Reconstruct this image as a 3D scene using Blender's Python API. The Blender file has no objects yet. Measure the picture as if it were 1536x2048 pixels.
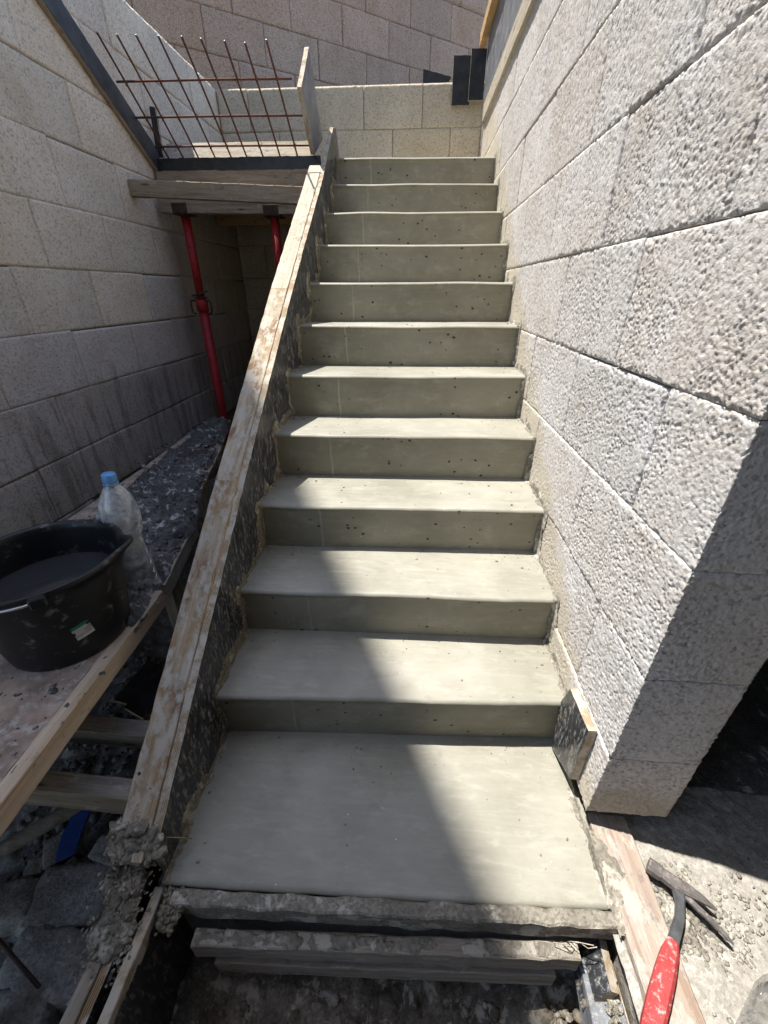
import bpy, bmesh, math, random
import numpy as np
from mathutils import Matrix, Vector

random.seed(7)
RNG = np.random.default_rng(7)
SC = bpy.context.scene
COL = SC.collection
R = math.radians

# ------------------------------------------------------------------ camera, sky, sun, exposure
cam_d = bpy.data.cameras.new('camera')
cam = bpy.data.objects.new('camera', cam_d)
COL.objects.link(cam)
cam.location = (0.535, -0.7447, 1.1905)
cam.rotation_euler = (1.0748, 0.0002, 0.0713)
cam_d.sensor_fit = 'VERTICAL'
cam_d.sensor_height = 24.0
cam_d.lens = 24.0 * 816.68 / 2048.0
cam_d.clip_start = 0.02
cam_d.clip_end = 600
SC.camera = cam

SUN_EL = R(71.0)
SUN_TRAVEL = Vector((0.978 * math.cos(SUN_EL), -0.207 * math.cos(SUN_EL), -math.sin(SUN_EL)))
world = bpy.data.worlds.new('World')
SC.world = world
world.use_nodes = True
wn = world.node_tree.nodes
sky = wn.new('ShaderNodeTexSky')
sky.sky_type = 'NISHITA'
sky.sun_disc = False
sky.sun_elevation = SUN_EL
sky.sun_rotation = math.atan2(-SUN_TRAVEL.x, -SUN_TRAVEL.y)
wn['Background'].inputs['Strength'].default_value = 0.15
world.node_tree.links.new(sky.outputs[0], wn['Background'].inputs['Color'])

sun_d = bpy.data.lights.new('sun', 'SUN')
sun_d.energy = 4.4
sun_d.angle = R(0.53)
sun_d.color = (1.0, 0.955, 0.885)
sun = bpy.data.objects.new('sun', sun_d)
COL.objects.link(sun)
sun.location = (-4, 2, 12)
sun.rotation_euler = SUN_TRAVEL.to_track_quat('-Z', 'Y').to_euler()

vs = SC.view_settings
vs.view_transform = 'Standard'
vs.look = 'None'
vs.exposure = 1.1
vs.gamma = 1.0
vs.use_curve_mapping = False
cy = SC.cycles
cy.max_bounces = 10
cy.diffuse_bounces = 6
cy.glossy_bounces = 4
cy.transmission_bounces = 8
cy.transparent_max_bounces = 12
cy.caustics_reflective = False
cy.caustics_refractive = False
cy.sample_clamp_indirect = 6.0
cy.use_denoising = True
try:
    cy.denoiser = 'OPENIMAGEDENOISE'
    cy.denoising_prefilter = 'ACCURATE'
except Exception:
    pass


# ------------------------------------------------------------------ numpy noise
def _hash(ix, iy, iz, seed):
    h = (ix.astype(np.int64) * 374761393 + iy.astype(np.int64) * 668265263 + iz.astype(np.int64) * 2147483647 + seed * 974634777) & 0xFFFFFFFF
    h = ((h ^ (h >> 13)) * 1274126177) & 0xFFFFFFFF
    h = ((h ^ (h >> 16)) * 2246822519) & 0xFFFFFFFF
    return ((h ^ (h >> 15)) & 0xFFFFFF).astype(np.float64) / float(0x1000000)


def vnoise(P, seed=0):
    P = np.asarray(P, float)
    I = np.floor(P)
    f = P - I
    f = f * f * (3 - 2 * f)
    I = I.astype(np.int64)
    out = 0
    for dx in (0, 1):
        wx = f[:, 0] if dx else 1 - f[:, 0]
        for dy in (0, 1):
            wy = f[:, 1] if dy else 1 - f[:, 1]
            for dz in (0, 1):
                wz = f[:, 2] if dz else 1 - f[:, 2]
                out = out + wx * wy * wz * _hash(I[:, 0] + dx, I[:, 1] + dy, I[:, 2] + dz, seed)
    return out


def fbm(P, seed=0, octs=4):
    P = np.asarray(P, float)
    a, s, o = 0.5, 0.0, 0.0
    for k in range(octs):
        o = o + a * vnoise(P * (2.03 ** k) + 17.3 * k, seed + k)
        s += a
        a *= 0.5
    return o / s


def worley(P, seed=0):
    """distance to the nearest cell point and that cell's random number"""
    P = np.asarray(P, float)
    I = np.floor(P).astype(np.int64)
    best = np.full(len(P), 9.0)
    cid = np.zeros(len(P))
    for dx in (-1, 0, 1):
        for dy in (-1, 0, 1):
            for dz in (-1, 0, 1):
                jx, jy, jz = I[:, 0] + dx, I[:, 1] + dy, I[:, 2] + dz
                a = _hash(jx, jy, jz, seed)
                b = _hash(jx, jy, jz, seed + 11)
                c = _hash(jx, jy, jz, seed + 23)
                d = (jx + a - P[:, 0]) ** 2 + (jy + b - P[:, 1]) ** 2 + (jz + c - P[:, 2]) ** 2
                m = d < best
                best = np.where(m, d, best)
                cid = np.where(m, (a * 7.13 + b * 3.7 + c * 5.1) % 1.0, cid)
    return np.sqrt(best), cid


def sstep(a, b, x):
    t = np.clip((x - a) / (b - a), 0, 1)
    return t * t * (3 - 2 * t)


# ------------------------------------------------------------------ object helpers
def put(o, parent=None):
    COL.objects.link(o)
    if parent is not None:
        o.parent = parent
    return o


def tag(o, label=None, cat=None, group=None, kind=None):
    if label: o['label'] = label
    if cat: o['category'] = cat
    if group: o['group'] = group
    if kind: o['kind'] = kind
    return o


def empty(name, loc=(0, 0, 0), label=None, cat=None, group=None):
    o = bpy.data.objects.new(name, None)
    o.empty_display_size = 0.1
    o.location = loc
    put(o)
    return tag(o, label, cat, group)


def mk(name, V, F, mats, parent=None, smooth=False, mi=None, M=None):
    me = bpy.data.meshes.new(name)
    V = np.asarray(V, float)
    if isinstance(F, np.ndarray) and F.ndim == 2:
        n, k = F.shape
        me.vertices.add(len(V))
        me.vertices.foreach_set('co', V.ravel())
        me.loops.add(n * k)
        me.loops.foreach_set('vertex_index', F.ravel().astype(np.int32))
        me.polygons.add(n)
        me.polygons.foreach_set('loop_start', np.arange(0, n * k, k, dtype=np.int32))
        me.polygons.foreach_set('loop_total', np.full(n, k, dtype=np.int32))
        me.update(calc_edges=True)
    else:
        me.from_pydata([tuple(v) for v in V], [], [tuple(f) for f in F])
        me.update()
    if not isinstance(mats, (list, tuple)):
        mats = [mats]
    for m in mats:
        me.materials.append(m)
    if mi is not None:
        me.polygons.foreach_set('material_index', np.asarray(mi, np.int32))
    me.polygons.foreach_set('use_smooth', np.full(len(me.polygons), bool(smooth)))
    o = bpy.data.objects.new(name, me)
    if M is not None:
        if parent is not None:
            o.matrix_basis = Matrix.Translation(-Vector(parent.location)) @ M if parent.rotation_euler.z == 0 else M
        else:
            o.matrix_basis = M
    elif parent is not None:
        o.location = -Vector(parent.location)
    return put(o, parent)


def grid_faces(nu, nv, flip=False):
    i = np.arange(nu - 1)[:, None] * nv + np.arange(nv - 1)[None, :]
    i = i.ravel()
    q = np.stack([i, i + nv, i + nv + 1, i + 1], 1)
    return q[:, ::-1].copy() if flip else q


def frame(P0, P1, up):
    x = (Vector(P1) - Vector(P0))
    L = x.length
    x.normalize()
    up = Vector(up)
    y = up.cross(x).normalized()
    z = x.cross(y).normalized()
    M = Matrix(((x.x, y.x, z.x, P0[0]), (x.y, y.y, z.y, P0[1]), (x.z, y.z, z.z, P0[2]), (0, 0, 0, 1)))
    return M, L


_seed = [100]


def nseed():
    _seed[0] += 1
    return _seed[0]


def lumber(name, P0, P1, w, h, mat, parent=None, up=(0, 0, 1), rough=0.0012, ch=0.002, off=(0, 0)):
    """a sawn board: local X runs along it, w across (local Y), h along UP (local Z)"""
    M, L = frame(P0, P1, up)
    n = max(3, int(L / 0.02) + 1)
    a, b, c = w / 2, h / 2, ch
    sec = [(-a + c, -b), (a - c, -b), (a, -b + c), (a, b - c), (a - c, b), (-a + c, b), (-a, b - c), (-a, -b + c)]
    xs = np.linspace(0, L, n)
    V = np.array([[x, s[0] + off[0], s[1] + off[1]] for x in xs for s in sec])
    sd = nseed()
    V[:, 1] += (vnoise(V * 30 + sd, sd) - .5) * 2 * rough
    V[:, 2] += (vnoise(V * 30 + sd + 50, sd + 1) - .5) * 2 * rough
    F = []
    for i in range(n - 1):
        for j in range(8):
            F.append((i * 8 + j, (i + 1) * 8 + j, (i + 1) * 8 + (j + 1) % 8, i * 8 + (j + 1) % 8))
    F.append(tuple(range(8)))
    F.append(tuple((n - 1) * 8 + j for j in range(7, -1, -1)))
    return mk(name, V, F, mat, parent, M=M)


def panel(name, pts, O, e1, e2, t, mface, medge, parent=None, rough=0.001):
    """a flat sheet cut to an outline: pts in the (e1, e2) plane at O, thickness t along e1 x e2"""
    e1 = Vector(e1).normalized()
    e2 = Vector(e2).normalized()
    n = e1.cross(e2).normalized()
    M = Matrix(((e1.x, e2.x, n.x, O[0]), (e1.y, e2.y, n.y, O[1]), (e1.z, e2.z, n.z, O[2]), (0, 0, 0, 1)))
    out = []
    k = len(pts)
    for i in range(k):
        p, q = np.array(pts[i], float), np.array(pts[(i + 1) % k], float)
        m = max(1, int(np.linalg.norm(q - p) / 0.025))
        for j in range(m):
            r = p + (q - p) * j / m
            if j:
                r = r + RNG.normal(0, rough, 2)
            out.append(r)
    m = len(out)
    V = [(p[0], p[1], 0) for p in out] + [(p[0], p[1], t) for p in out]
    F = [tuple(range(m - 1, -1, -1)), tuple(range(m, 2 * m))]
    mi = [0, 0]
    for i in range(m):
        j = (i + 1) % m
        F.append((i, j, m + j, m + i))
        mi.append(1)
    return mk(name, V, F, [mface, medge], parent, mi=mi, M=M)


def tube_data(pts, rad, seg=12, cap=True):
    pts = [Vector(p) for p in pts]
    if not hasattr(rad, '__len__'):
        rad = [rad] * len(pts)
    V, F = [], []
    prev = None
    for i, p in enumerate(pts):
        d = (pts[min(i + 1, len(pts) - 1)] - pts[max(i - 1, 0)]).normalized()
        if prev is None:
            a = d.orthogonal().normalized()
        else:
            a = (prev - d * prev.dot(d)).normalized()
        prev = a
        b = d.cross(a)
        for j in range(seg):
            t = 2 * math.pi * j / seg
            V.append(p + (a * math.cos(t) + b * math.sin(t)) * rad[i])
    for i in range(len(pts) - 1):
        for j in range(seg):
            F.append((i * seg + j, i * seg + (j + 1) % seg, (i + 1) * seg + (j + 1) % seg, (i + 1) * seg + j))
    if cap:
        F.append(tuple(range(seg - 1, -1, -1)))
        F.append(tuple((len(pts) - 1) * seg + j for j in range(seg)))
    return V, F


def tube(name, pts, rad, mat, parent=None, seg=12, smooth=True):
    V, F = tube_data(pts, rad, seg)
    return mk(name, V, F, mat, parent, smooth=smooth)


def lathe(name, prof, mat, parent=None, seg=48, M=None, fr=None):
    """prof: (r, z) from bottom to top; fr(theta, r, z) may reshape"""
    V, F = [], []
    for r, z in prof:
        for j in range(seg):
            t = 2 * math.pi * j / seg
            rr, zz = fr(t, r, z) if fr else (r, z)
            V.append((rr * math.cos(t), rr * math.sin(t), zz))
    for i in range(len(prof) - 1):
        for j in range(seg):
            F.append((i * seg + j, i * seg + (j + 1) % seg, (i + 1) * seg + (j + 1) % seg, (i + 1) * seg + j))
    return mk(name, V, F, mat, parent, smooth=True, M=M)


def cbox(name, lo, hi, mat, parent=None, ch=0.002, M=None):
    lo, hi = np.array(lo, float), np.array(hi, float)
    bm = bmesh.new()
    bmesh.ops.create_cube(bm, size=1.0)
    for v in bm.verts:
        v.co = Vector(lo + (np.array(v.co) + .5) * (hi - lo))
    if ch:
        bmesh.ops.bevel(bm, geom=list(bm.edges), offset=ch, segments=1, affect='EDGES')
    V = [v.co.copy() for v in bm.verts]
    bm.verts.index_update()
    F = [[v.index for v in f.verts] for f in bm.faces]
    bm.free()
    return mk(name, V, F, mat, parent, M=M)


# a small library of pebble shapes, merged by numpy
def _ico(sub):
    bm = bmesh.new()
    bmesh.ops.create_icosphere(bm, subdivisions=sub, radius=1)
    bm.verts.index_update()
    V = np.array([v.co[:] for v in bm.verts])
    F = np.array([[v.index for v in f.verts] for f in bm.faces])
    bm.free()
    return V, F


ICO = {1: _ico(1), 2: _ico(2), 3: _ico(3)}


def lumps(centers, sizes, sub=2, squash=(1, 1, .65), noise=.35, seed=0):
    rng = np.random.default_rng(seed)
    V0, F0 = ICO[sub]
    Vs, Fs = [], []
    for k, (c, s) in enumerate(zip(centers, sizes)):
        d = 1 + noise * (vnoise(V0 * 1.3 + rng.uniform(0, 99, 3), 5) - .5) * 2
        q = V0 * d[:, None]
        ang = rng.uniform(0, 6.28)
        ca, sa = math.cos(ang), math.sin(ang)
        sc = np.array(squash) * s * rng.uniform(.75, 1.25, 3)
        q = q * sc
        q = np.stack([q[:, 0] * ca - q[:, 1] * sa, q[:, 0] * sa + q[:, 1] * ca, q[:, 2]], 1)
        Vs.append(q + np.array(c))
        Fs.append(F0 + k * len(V0))
    return np.concatenate(Vs), np.concatenate(Fs)


# ------------------------------------------------------------------ shader helpers
class NT:
    def __init__(self, name):
        self.m = bpy.data.materials.new(name)
        self.m.use_nodes = True
        self.t = self.m.node_tree
        self.b = self.t.nodes['Principled BSDF']
        self.co = self.n('ShaderNodeTexCoord')
        self.geo = self.n('ShaderNodeNewGeometry')

    def n(self, typ, **kw):
        o = self.t.nodes.new(typ)
        for k, v in kw.items():
            setattr(o, k, v)
        return o

    def l(self, a, b):
        self.t.links.new(a, b)

    def _in(self, sock, v):
        if hasattr(v, 'is_linked') or hasattr(v, 'links'):
            self.l(v, sock)
        else:
            sock.default_value = v

    def pos(self):
        return self.geo.outputs['Position']

    def obj(self):
        return self.co.outputs['Object']

    def mapv(self, vec, scale=(1, 1, 1), loc=(0, 0, 0), rot=(0, 0, 0)):
        m = self.n('ShaderNodeMapping')
        self.l(vec, m.inputs['Vector'])
        m.inputs['Scale'].default_value = scale
        m.inputs['Location'].default_value = loc
        m.inputs['Rotation'].default_value = rot
        return m.outputs[0]

    def noise(self, vec, scale, detail=4, rough=.55, dist=0.0):
        o = self.n('ShaderNodeTexNoise')
        self.l(vec, o.inputs['Vector'])
        o.inputs['Scale'].default_value = scale
        o.inputs['Detail'].default_value = detail
        o.inputs['Roughness'].default_value = rough
        o.inputs['Distortion'].default_value = dist
        return o.outputs['Fac']

    def voro(self, vec, scale, feature='F1', out='Distance', rnd=1.0):
        o = self.n('ShaderNodeTexVoronoi', feature=feature)
        self.l(vec, o.inputs['Vector'])
        o.inputs['Scale'].default_value = scale
        o.inputs['Randomness'].default_value = rnd
        return o.outputs[out]

    def ramp(self, fac, stops, interp='LINEAR'):
        o = self.n('ShaderNodeValToRGB')
        o.color_ramp.interpolation = interp
        e = o.color_ramp.elements
        while len(e) < len(stops):
            e.new(0.5)
        for k, (p, c) in enumerate(stops):
            e[k].position = p
            c = (c, c, c) if not hasattr(c, '__len__') else c
            e[k].color = (c[0], c[1], c[2], 1)
        self.l(fac, o.inputs[0])
        return o.outputs[0]

    def rng(self, v, a, b, c=0.0, d=1.0):
        o = self.n('ShaderNodeMapRange')
        o.clamp = True
        self._in(o.inputs[0], v)
        for i, x in enumerate((a, b, c, d)):
            o.inputs[i + 1].default_value = x
        return o.outputs[0]

    def mix(self, fac, a, b, mode='MIX'):
        o = self.n('ShaderNodeMix', data_type='RGBA', blend_type=mode)
        self._in(o.inputs[0], fac)
        for i, v in ((6, a), (7, b)):
            if hasattr(v, '__len__') and not hasattr(v, 'links'):
                v = (*v[:3], 1)
            self._in(o.inputs[i], v)
        return o.outputs[2]

    def math(self, op, a, b=0.0):
        o = self.n('ShaderNodeMath', operation=op)
        self._in(o.inputs[0], a)
        self._in(o.inputs[1], b)
        return o.outputs[0]

    def sep(self, v):
        o = self.n('ShaderNodeSeparateXYZ')
        self.l(v, o.inputs[0])
        return o.outputs

    def bump(self, h, strength=.5, dist=.002, normal=None):
        o = self.n('ShaderNodeBump')
        o.inputs['Strength'].default_value = strength
        o.inputs['Distance'].default_value = dist
        self.l(h, o.inputs['Height'])
        if normal is not None:
            self.l(normal, o.inputs['Normal'])
        return o.outputs[0]

    def out(self, col, rough=.85, normal=None, spec=.3, metal=0.0):
        self._in(self.b.inputs['Base Color'], (*col, 1) if isinstance(col, tuple) else col)
        self._in(self.b.inputs['Roughness'], rough)
        self.b.inputs['Specular IOR Level'].default_value = spec
        self.b.inputs['Metallic'].default_value = metal
        if normal is not None:
            self.l(normal, self.b.inputs['Normal'])
        return self.m


def m_block(name, stair_smear=False, coarse_bump=False):
    N = NT(name)
    oi = N.n('ShaderNodeObjectInfo')
    p = N.pos()
    big = N.noise(p, 5, 4)
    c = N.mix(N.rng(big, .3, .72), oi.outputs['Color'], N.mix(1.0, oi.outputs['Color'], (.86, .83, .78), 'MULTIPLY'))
    # single grains: pumice runs from white to dark grey
    cell = N.voro(p, 150, out='Color')
    g = N.sep(cell)[0]
    c = N.mix(1.0, c, N.ramp(g, [(0.0, (.62, .60, .57)), (.22, (.9, .89, .87)), (.6, (1, 1, 1)), (1.0, (1.08, 1.07, 1.05))]), 'MULTIPLY')
    # damp and dust stains of their own shape
    st = N.noise(N.mapv(p, (2.2, 2.2, .9)), 2.4, 5, .6)
    c = N.mix(N.rng(st, .56, .75, 0, .20 if stair_smear else .4), c, N.mix(1.0, c, (.72, .68, .62), 'MULTIPLY'))
    if not stair_smear and not coarse_bump:
        # damp runs soaked into the lower courses
        z_ = N.sep(p)[2]
        dr = N.noise(N.mapv(p, (9, 9, 1.1)), 1.6, 5, .65)
        lim = N.math('ADD', z_, N.math('MULTIPLY', N.math('SUBTRACT', N.noise(p, 3, 3), .5), .5))
        c = N.mix(N.math('MULTIPLY', N.rng(dr, .50, .60, 0, .6), N.rng(lim, .86, .70)), c, N.mix(1.0, c, (.45, .43, .41), 'MULTIPLY'))
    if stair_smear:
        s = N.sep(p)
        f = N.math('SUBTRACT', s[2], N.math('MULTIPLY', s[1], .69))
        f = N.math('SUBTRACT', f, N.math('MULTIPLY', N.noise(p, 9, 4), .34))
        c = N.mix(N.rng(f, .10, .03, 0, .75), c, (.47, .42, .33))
    h1 = N.noise(p, 330, 3, .7)
    nrm = N.bump(h1, .75, .0026)
    if coarse_bump:
        v = N.voro(p, 95)
        w = N.noise(p, 60, 3)
        nrm = N.bump(N.math('ADD', N.math('MULTIPLY', v, -1.0), N.math('MULTIPLY', w, 1.6)), .9, .006, nrm)
    return N.out(c, .95, nrm, spec=.12)


def m_concrete():
    """fresh trowelled stair concrete"""
    N = NT('stair_concrete')
    p = N.pos()
    a = N.noise(p, 4.5, 5, .6)
    b = N.noise(N.mapv(p, (2, 26, 14)), 3, 4, .6)
    c = N.ramp(a, [(.25, (.238, .228, .186)), (.5, (.288, .277, .229)), (.75, (.332, .320, .272))])
    c = N.mix(N.rng(b, .45, .8, 0, .38), c, (.37, .35, .295))
    damp = N.noise(p, 1.9, 5, .6, .5)
    c = N.mix(N.rng(damp, .46, .60, 0, .45), c, N.mix(1.0, c, (.70, .70, .66), 'MULTIPLY'))
    arc = N.noise(N.mapv(p, (2.0, 8, 8), rot=(0, 0, .18)), 3.6, 3, .5, 1.1)
    c = N.mix(N.rng(arc, .55, .62, 0, .13), c, (.40, .385, .33))
    # shade put into the riser colour: vertical faces darker, with a browner formed finish
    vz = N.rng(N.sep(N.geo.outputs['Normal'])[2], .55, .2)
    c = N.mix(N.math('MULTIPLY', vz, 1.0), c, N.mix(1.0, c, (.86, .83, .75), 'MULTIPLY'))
    # pale laitance patches
    d = N.noise(N.mapv(p, (4, 11, 6)), 3.3, 6, .68)
    c = N.mix(N.rng(d, .53, .66, 0, .26), c, (.43, .41, .355))
    e = N.noise(N.mapv(p, (5, 9, 12), loc=(3, 7, 1)), 2.6, 6, .7)
    c = N.mix(N.rng(e, .56, .68, 0, .34), c, (.19, .175, .135))
    speck = N.voro(p, 46)
    sel = N.sep(N.voro(p, 46, out='Color'))[1]
    c = N.mix(N.math('MULTIPLY', N.rng(speck, .10, .05), N.rng(sel, .86, .90)), c, (.62, .60, .53))
    # air holes in the formed faces
    s = N.sep(N.geo.outputs['Normal'])
    vert = N.rng(s[2], .55, .25)
    hv = N.voro(N.mapv(p, (1, 1, 1.25)), 38)
    hs = N.sep(N.voro(N.mapv(p, (1, 1, 1.25)), 38, out='Color'))[0]
    hr = N.math('ADD', N.math('MULTIPLY', N.rng(hs, .66, 1.0), .20), .05)
    clus = N.rng(N.noise(p, 5, 3), .45, .50)
    hole = N.math('MULTIPLY', N.math('MULTIPLY', N.rng(N.math('SUBTRACT', hv, hr), .02, -.02), N.rng(hs, .66, .68)), N.math('MULTIPLY', vert, clus))
    c = N.mix(hole, c, (.035, .032, .027))
    # a form joint left a pale seam near the left end of every riser
    sx = N.sep(p)[0]
    jx = N.math('ADD', N.math('SUBTRACT', sx, .215), N.math('MULTIPLY', N.math('SUBTRACT', N.noise(p, 7, 2), .5), .02))
    seam = N.math('MULTIPLY', N.rng(N.math('ABSOLUTE', jx), .0055, .0015), vert)
    c = N.mix(N.math('MULTIPLY', seam, N.rng(N.noise(p, 12, 3), .35, .6, .1, .5)), c, (.46, .43, .36))
    scr = N.noise(N.mapv(p, (3, 70, 40), rot=(0, 0, .05)), 4, 3, .6)
    h = N.math('ADD', N.math('ADD', N.math('MULTIPLY', N.noise(p, 55, 5, .6), .35), N.math('MULTIPLY', scr, .4)), N.math('MULTIPLY', N.noise(p, 420, 2, .6), .22))
    nrm = N.bump(h, .4, .0025)
    nrm = N.bump(N.math('SUBTRACT', 1.0, hole), .8, .004, nrm)
    nrm = N.bump(seam, .5, .0012, nrm)
    wet = N.rng(N.noise(p, 6, 4), .3, .7, .42, .66)
    return N.out(c, wet, nrm, spec=.35)


def m_wood(name, dark, mid, light, cement=.3, rust=0.0, grain=1.0, cem_col=(.42, .39, .34)):
    N = NT(name)
    o = N.obj()
    oi = N.n('ShaderNodeObjectInfo')
    off = N.n('ShaderNodeVectorMath', operation='ADD')
    rv = N.n('ShaderNodeCombineXYZ')
    N.l(N.math('MULTIPLY', oi.outputs['Random'], 37.0), rv.inputs[0])
    N.l(N.math('MULTIPLY', oi.outputs['Random'], 11.0), rv.inputs[1])
    N.l(o, off.inputs[0])
    N.l(rv.outputs[0], off.inputs[1])
    v = off.outputs[0]
    ring = N.noise(N.mapv(v, (1.2, 22, 22)), 2.2, 6, .62, .6)
    fine = N.noise(N.mapv(v, (6, 190, 190)), 2.0, 4, .6)
    c = N.ramp(ring, [(.3, dark), (.48, mid), (.68, light)])
    c = N.mix(N.rng(fine, .35, .7, 0, .35), c, tuple(x * .62 for x in dark))
    kn = N.voro(N.mapv(v, (3.0, 14, 14)), 1.0)
    c = N.mix(N.rng(kn, .10, .05, 0, .8), c, tuple(x * .35 for x in dark))
    if rust:
        r = N.noise(N.mapv(v, (3.5, 7, 7)), 2.1, 4, .6, .4)
        c = N.mix(N.rng(r, .53, .64, 0, rust), c, (.16, .062, .022))
        r2 = N.noise(N.mapv(v, (2.4, 6, 6), loc=(3, 1, 2)), 2.0, 3, .6)
        c = N.mix(N.rng(r2, .50, .60, 0, rust * .7), c, (.26, .15, .055))
    cm = N.noise(N.mapv(v, (7, 11, 11)), 2.0, 7, .7)
    t = .72 - cement * .42
    c = N.mix(N.rng(cm, t, t + .09, 0, .9), c, cem_col)
    dk = N.noise(N.mapv(v, (9, 14, 14), loc=(5, 5, 5)), 2.2, 6, .7)
    c = N.mix(N.rng(dk, .58, .68, 0, .6), c, (.12, .105, .085))
    h = N.math('ADD', N.math('ADD', fine, N.math('MULTIPLY', ring, .6)), N.math('MULTIPLY', N.rng(cm, t, t + .09), .9))
    return N.out(c, .88, N.bump(h, .6 * grain, .0022), spec=.2)


def m_film(name, splat=.5, base=(.018, .019, .021), tan=(.36, .31, .235), scratch=(.30, .30, .29)):
    """film-faced form plywood, scraped and splashed with cement"""
    N = NT(name)
    o = N.obj()
    p = N.pos()
    c = N.mix(N.rng(N.noise(p, 14, 5, .65), .35, .75), base, tuple(x * 2.6 for x in base))
    s1 = N.noise(N.mapv(p, (80, 62, 17), rot=(.35, .1, .2)), 1.5, 6, .75, .35)
    c = N.mix(N.rng(s1, .70 - splat * .22, .80 - splat * .18, 0, .85), c, scratch)
    s2 = N.noise(N.mapv(p, (11, 13, 7)), 1.8, 7, .75, .2)
    c = N.mix(N.rng(s2, .69 - splat * .16, .80 - splat * .15, 0, .85), c, tan)
    q = N.mapv(p, (95, 60, 26), rot=(.5, .15, .2))
    s3 = N.noise(q, 1.1, 4, .7, 1.2)
    c = N.mix(N.rng(s3, .74 - splat * .12, .79 - splat * .12, 0, .8), c, (.46, .44, .40))
    h = N.math('ADD', N.math('MULTIPLY', N.rng(s1, .55, .72), .6), N.math('ADD', N.rng(s2, .60, .72), N.math('MULTIPLY', N.noise(p, 120, 3), .3)))
    rg = N.rng(N.math('ADD', N.rng(s1, .55, .7), N.rng(s2, .58, .7)), 0, 1, .34, .85)
    return N.out(c, rg, N.bump(h, .55, .0022), spec=.4)


def m_plyedge(name, a=(.30, .21, .12), b=(.13, .085, .05), cem=.35):
    N = NT(name)
    z = N.sep(N.obj())[2]
    w = N.math('SINE', N.math('MULTIPLY', z, 2 * math.pi / .0042))
    c = N.mix(N.rng(w, -.2, .6), a, b)
    p = N.pos()
    cm = N.noise(p, 22, 6, .7)
    c = N.mix(N.rng(cm, .60 - cem * .3, .72 - cem * .3, 0, .85), c, (.46, .42, .35))
    return N.out(c, .9, N.bump(N.noise(p, 160, 3), .5, .002), spec=.15)


def m_flat(name, col, rough=.6, metal=0.0, spec=.4, var=.3, scale=20, bump=.3, bdist=.0015, dust=0.0, dustc=(.45, .42, .37)):
    N = NT(name)
    p = N.pos()
    a = N.noise(p, scale, 5, .62)
    c = N.mix(N.rng(a, .3, .75), tuple(x * (1 - var) for x in col), tuple(min(1, x * (1 + var)) for x in col))
    if dust:
        d = N.noise(p, scale * 2.3, 6, .7, .3)
        c = N.mix(N.rng(d, .66 - dust * .3, .78 - dust * .3, 0, .85), c, dustc)
    return N.out(c, rough, N.bump(N.noise(p, scale * 6, 4), bump, bdist), spec, metal)


def m_mortar(name, wet, dry, pale, pf=.3, scale=1.0, rough=.8, grain=(.62, 1.0)):
    N = NT(name)
    p = N.pos()
    a = N.noise(p, 9 * scale, 5, .6)
    c = N.mix(N.rng(a, .3, .7), wet, dry)
    g = N.sep(N.voro(p, 170, out='Color'))[0]
    c = N.mix(1.0, c, N.ramp(g, [(0, grain[0]), (1, grain[1] + .1)]), 'MULTIPLY')
    b = N.noise(p, 15 * scale, 6, .68, .4)
    c = N.mix(N.rng(b, .68 - pf * .3, .74 - pf * .3, 0, .9), c, pale)
    h = N.math('ADD', N.noise(p, 90, 5, .65), N.math('MULTIPLY', N.noise(p, 300, 3), .5))
    return N.out(c, rough, N.bump(h, .8, .004), spec=.22)


def m_water():
    N = NT('murky_water')
    return N.out((.035, .036, .037), .06, None, spec=.5)


def m_pet(name, tint=(.93, .95, .97), haze=.10, clear=.80, wob=.35):
    N = NT(name)
    t = N.t
    tr = N.n('ShaderNodeBsdfTransparent')
    tr.inputs[0].default_value = (*tint, 1)
    gl = N.n('ShaderNodeBsdfGlossy')
    gl.inputs['Roughness'].default_value = .07
    df = N.n('ShaderNodeBsdfDiffuse')
    df.inputs[0].default_value = (.75, .77, .78, 1)
    bp = N.bump(N.noise(N.mapv(N.obj(), (30, 30, 60)), 1.0, 3), wob, .004)
    N.l(bp, gl.inputs['Normal'])
    lw = N.n('ShaderNodeLayerWeight')
    lw.inputs[0].default_value = .35
    N.l(bp, lw.inputs['Normal'])
    m1 = N.n('ShaderNodeMixShader')
    N.l(N.rng(lw.outputs['Facing'], 0, 1, .05, .75), m1.inputs[0])
    N.l(tr.outputs[0], m1.inputs[1])
    N.l(gl.outputs[0], m1.inputs[2])
    m2 = N.n('ShaderNodeMixShader')
    N.l(N.rng(N.noise(N.obj(), 35, 4), .3, .8, haze * .3, haze * 2.2), m2.inputs[0])
    N.l(m1.outputs[0], m2.inputs[1])
    N.l(df.outputs[0], m2.inputs[2])
    t.nodes.remove(N.b)
    N.l(m2.outputs[0], t.nodes['Material Output'].inputs['Surface'])
    return N.m


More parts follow.
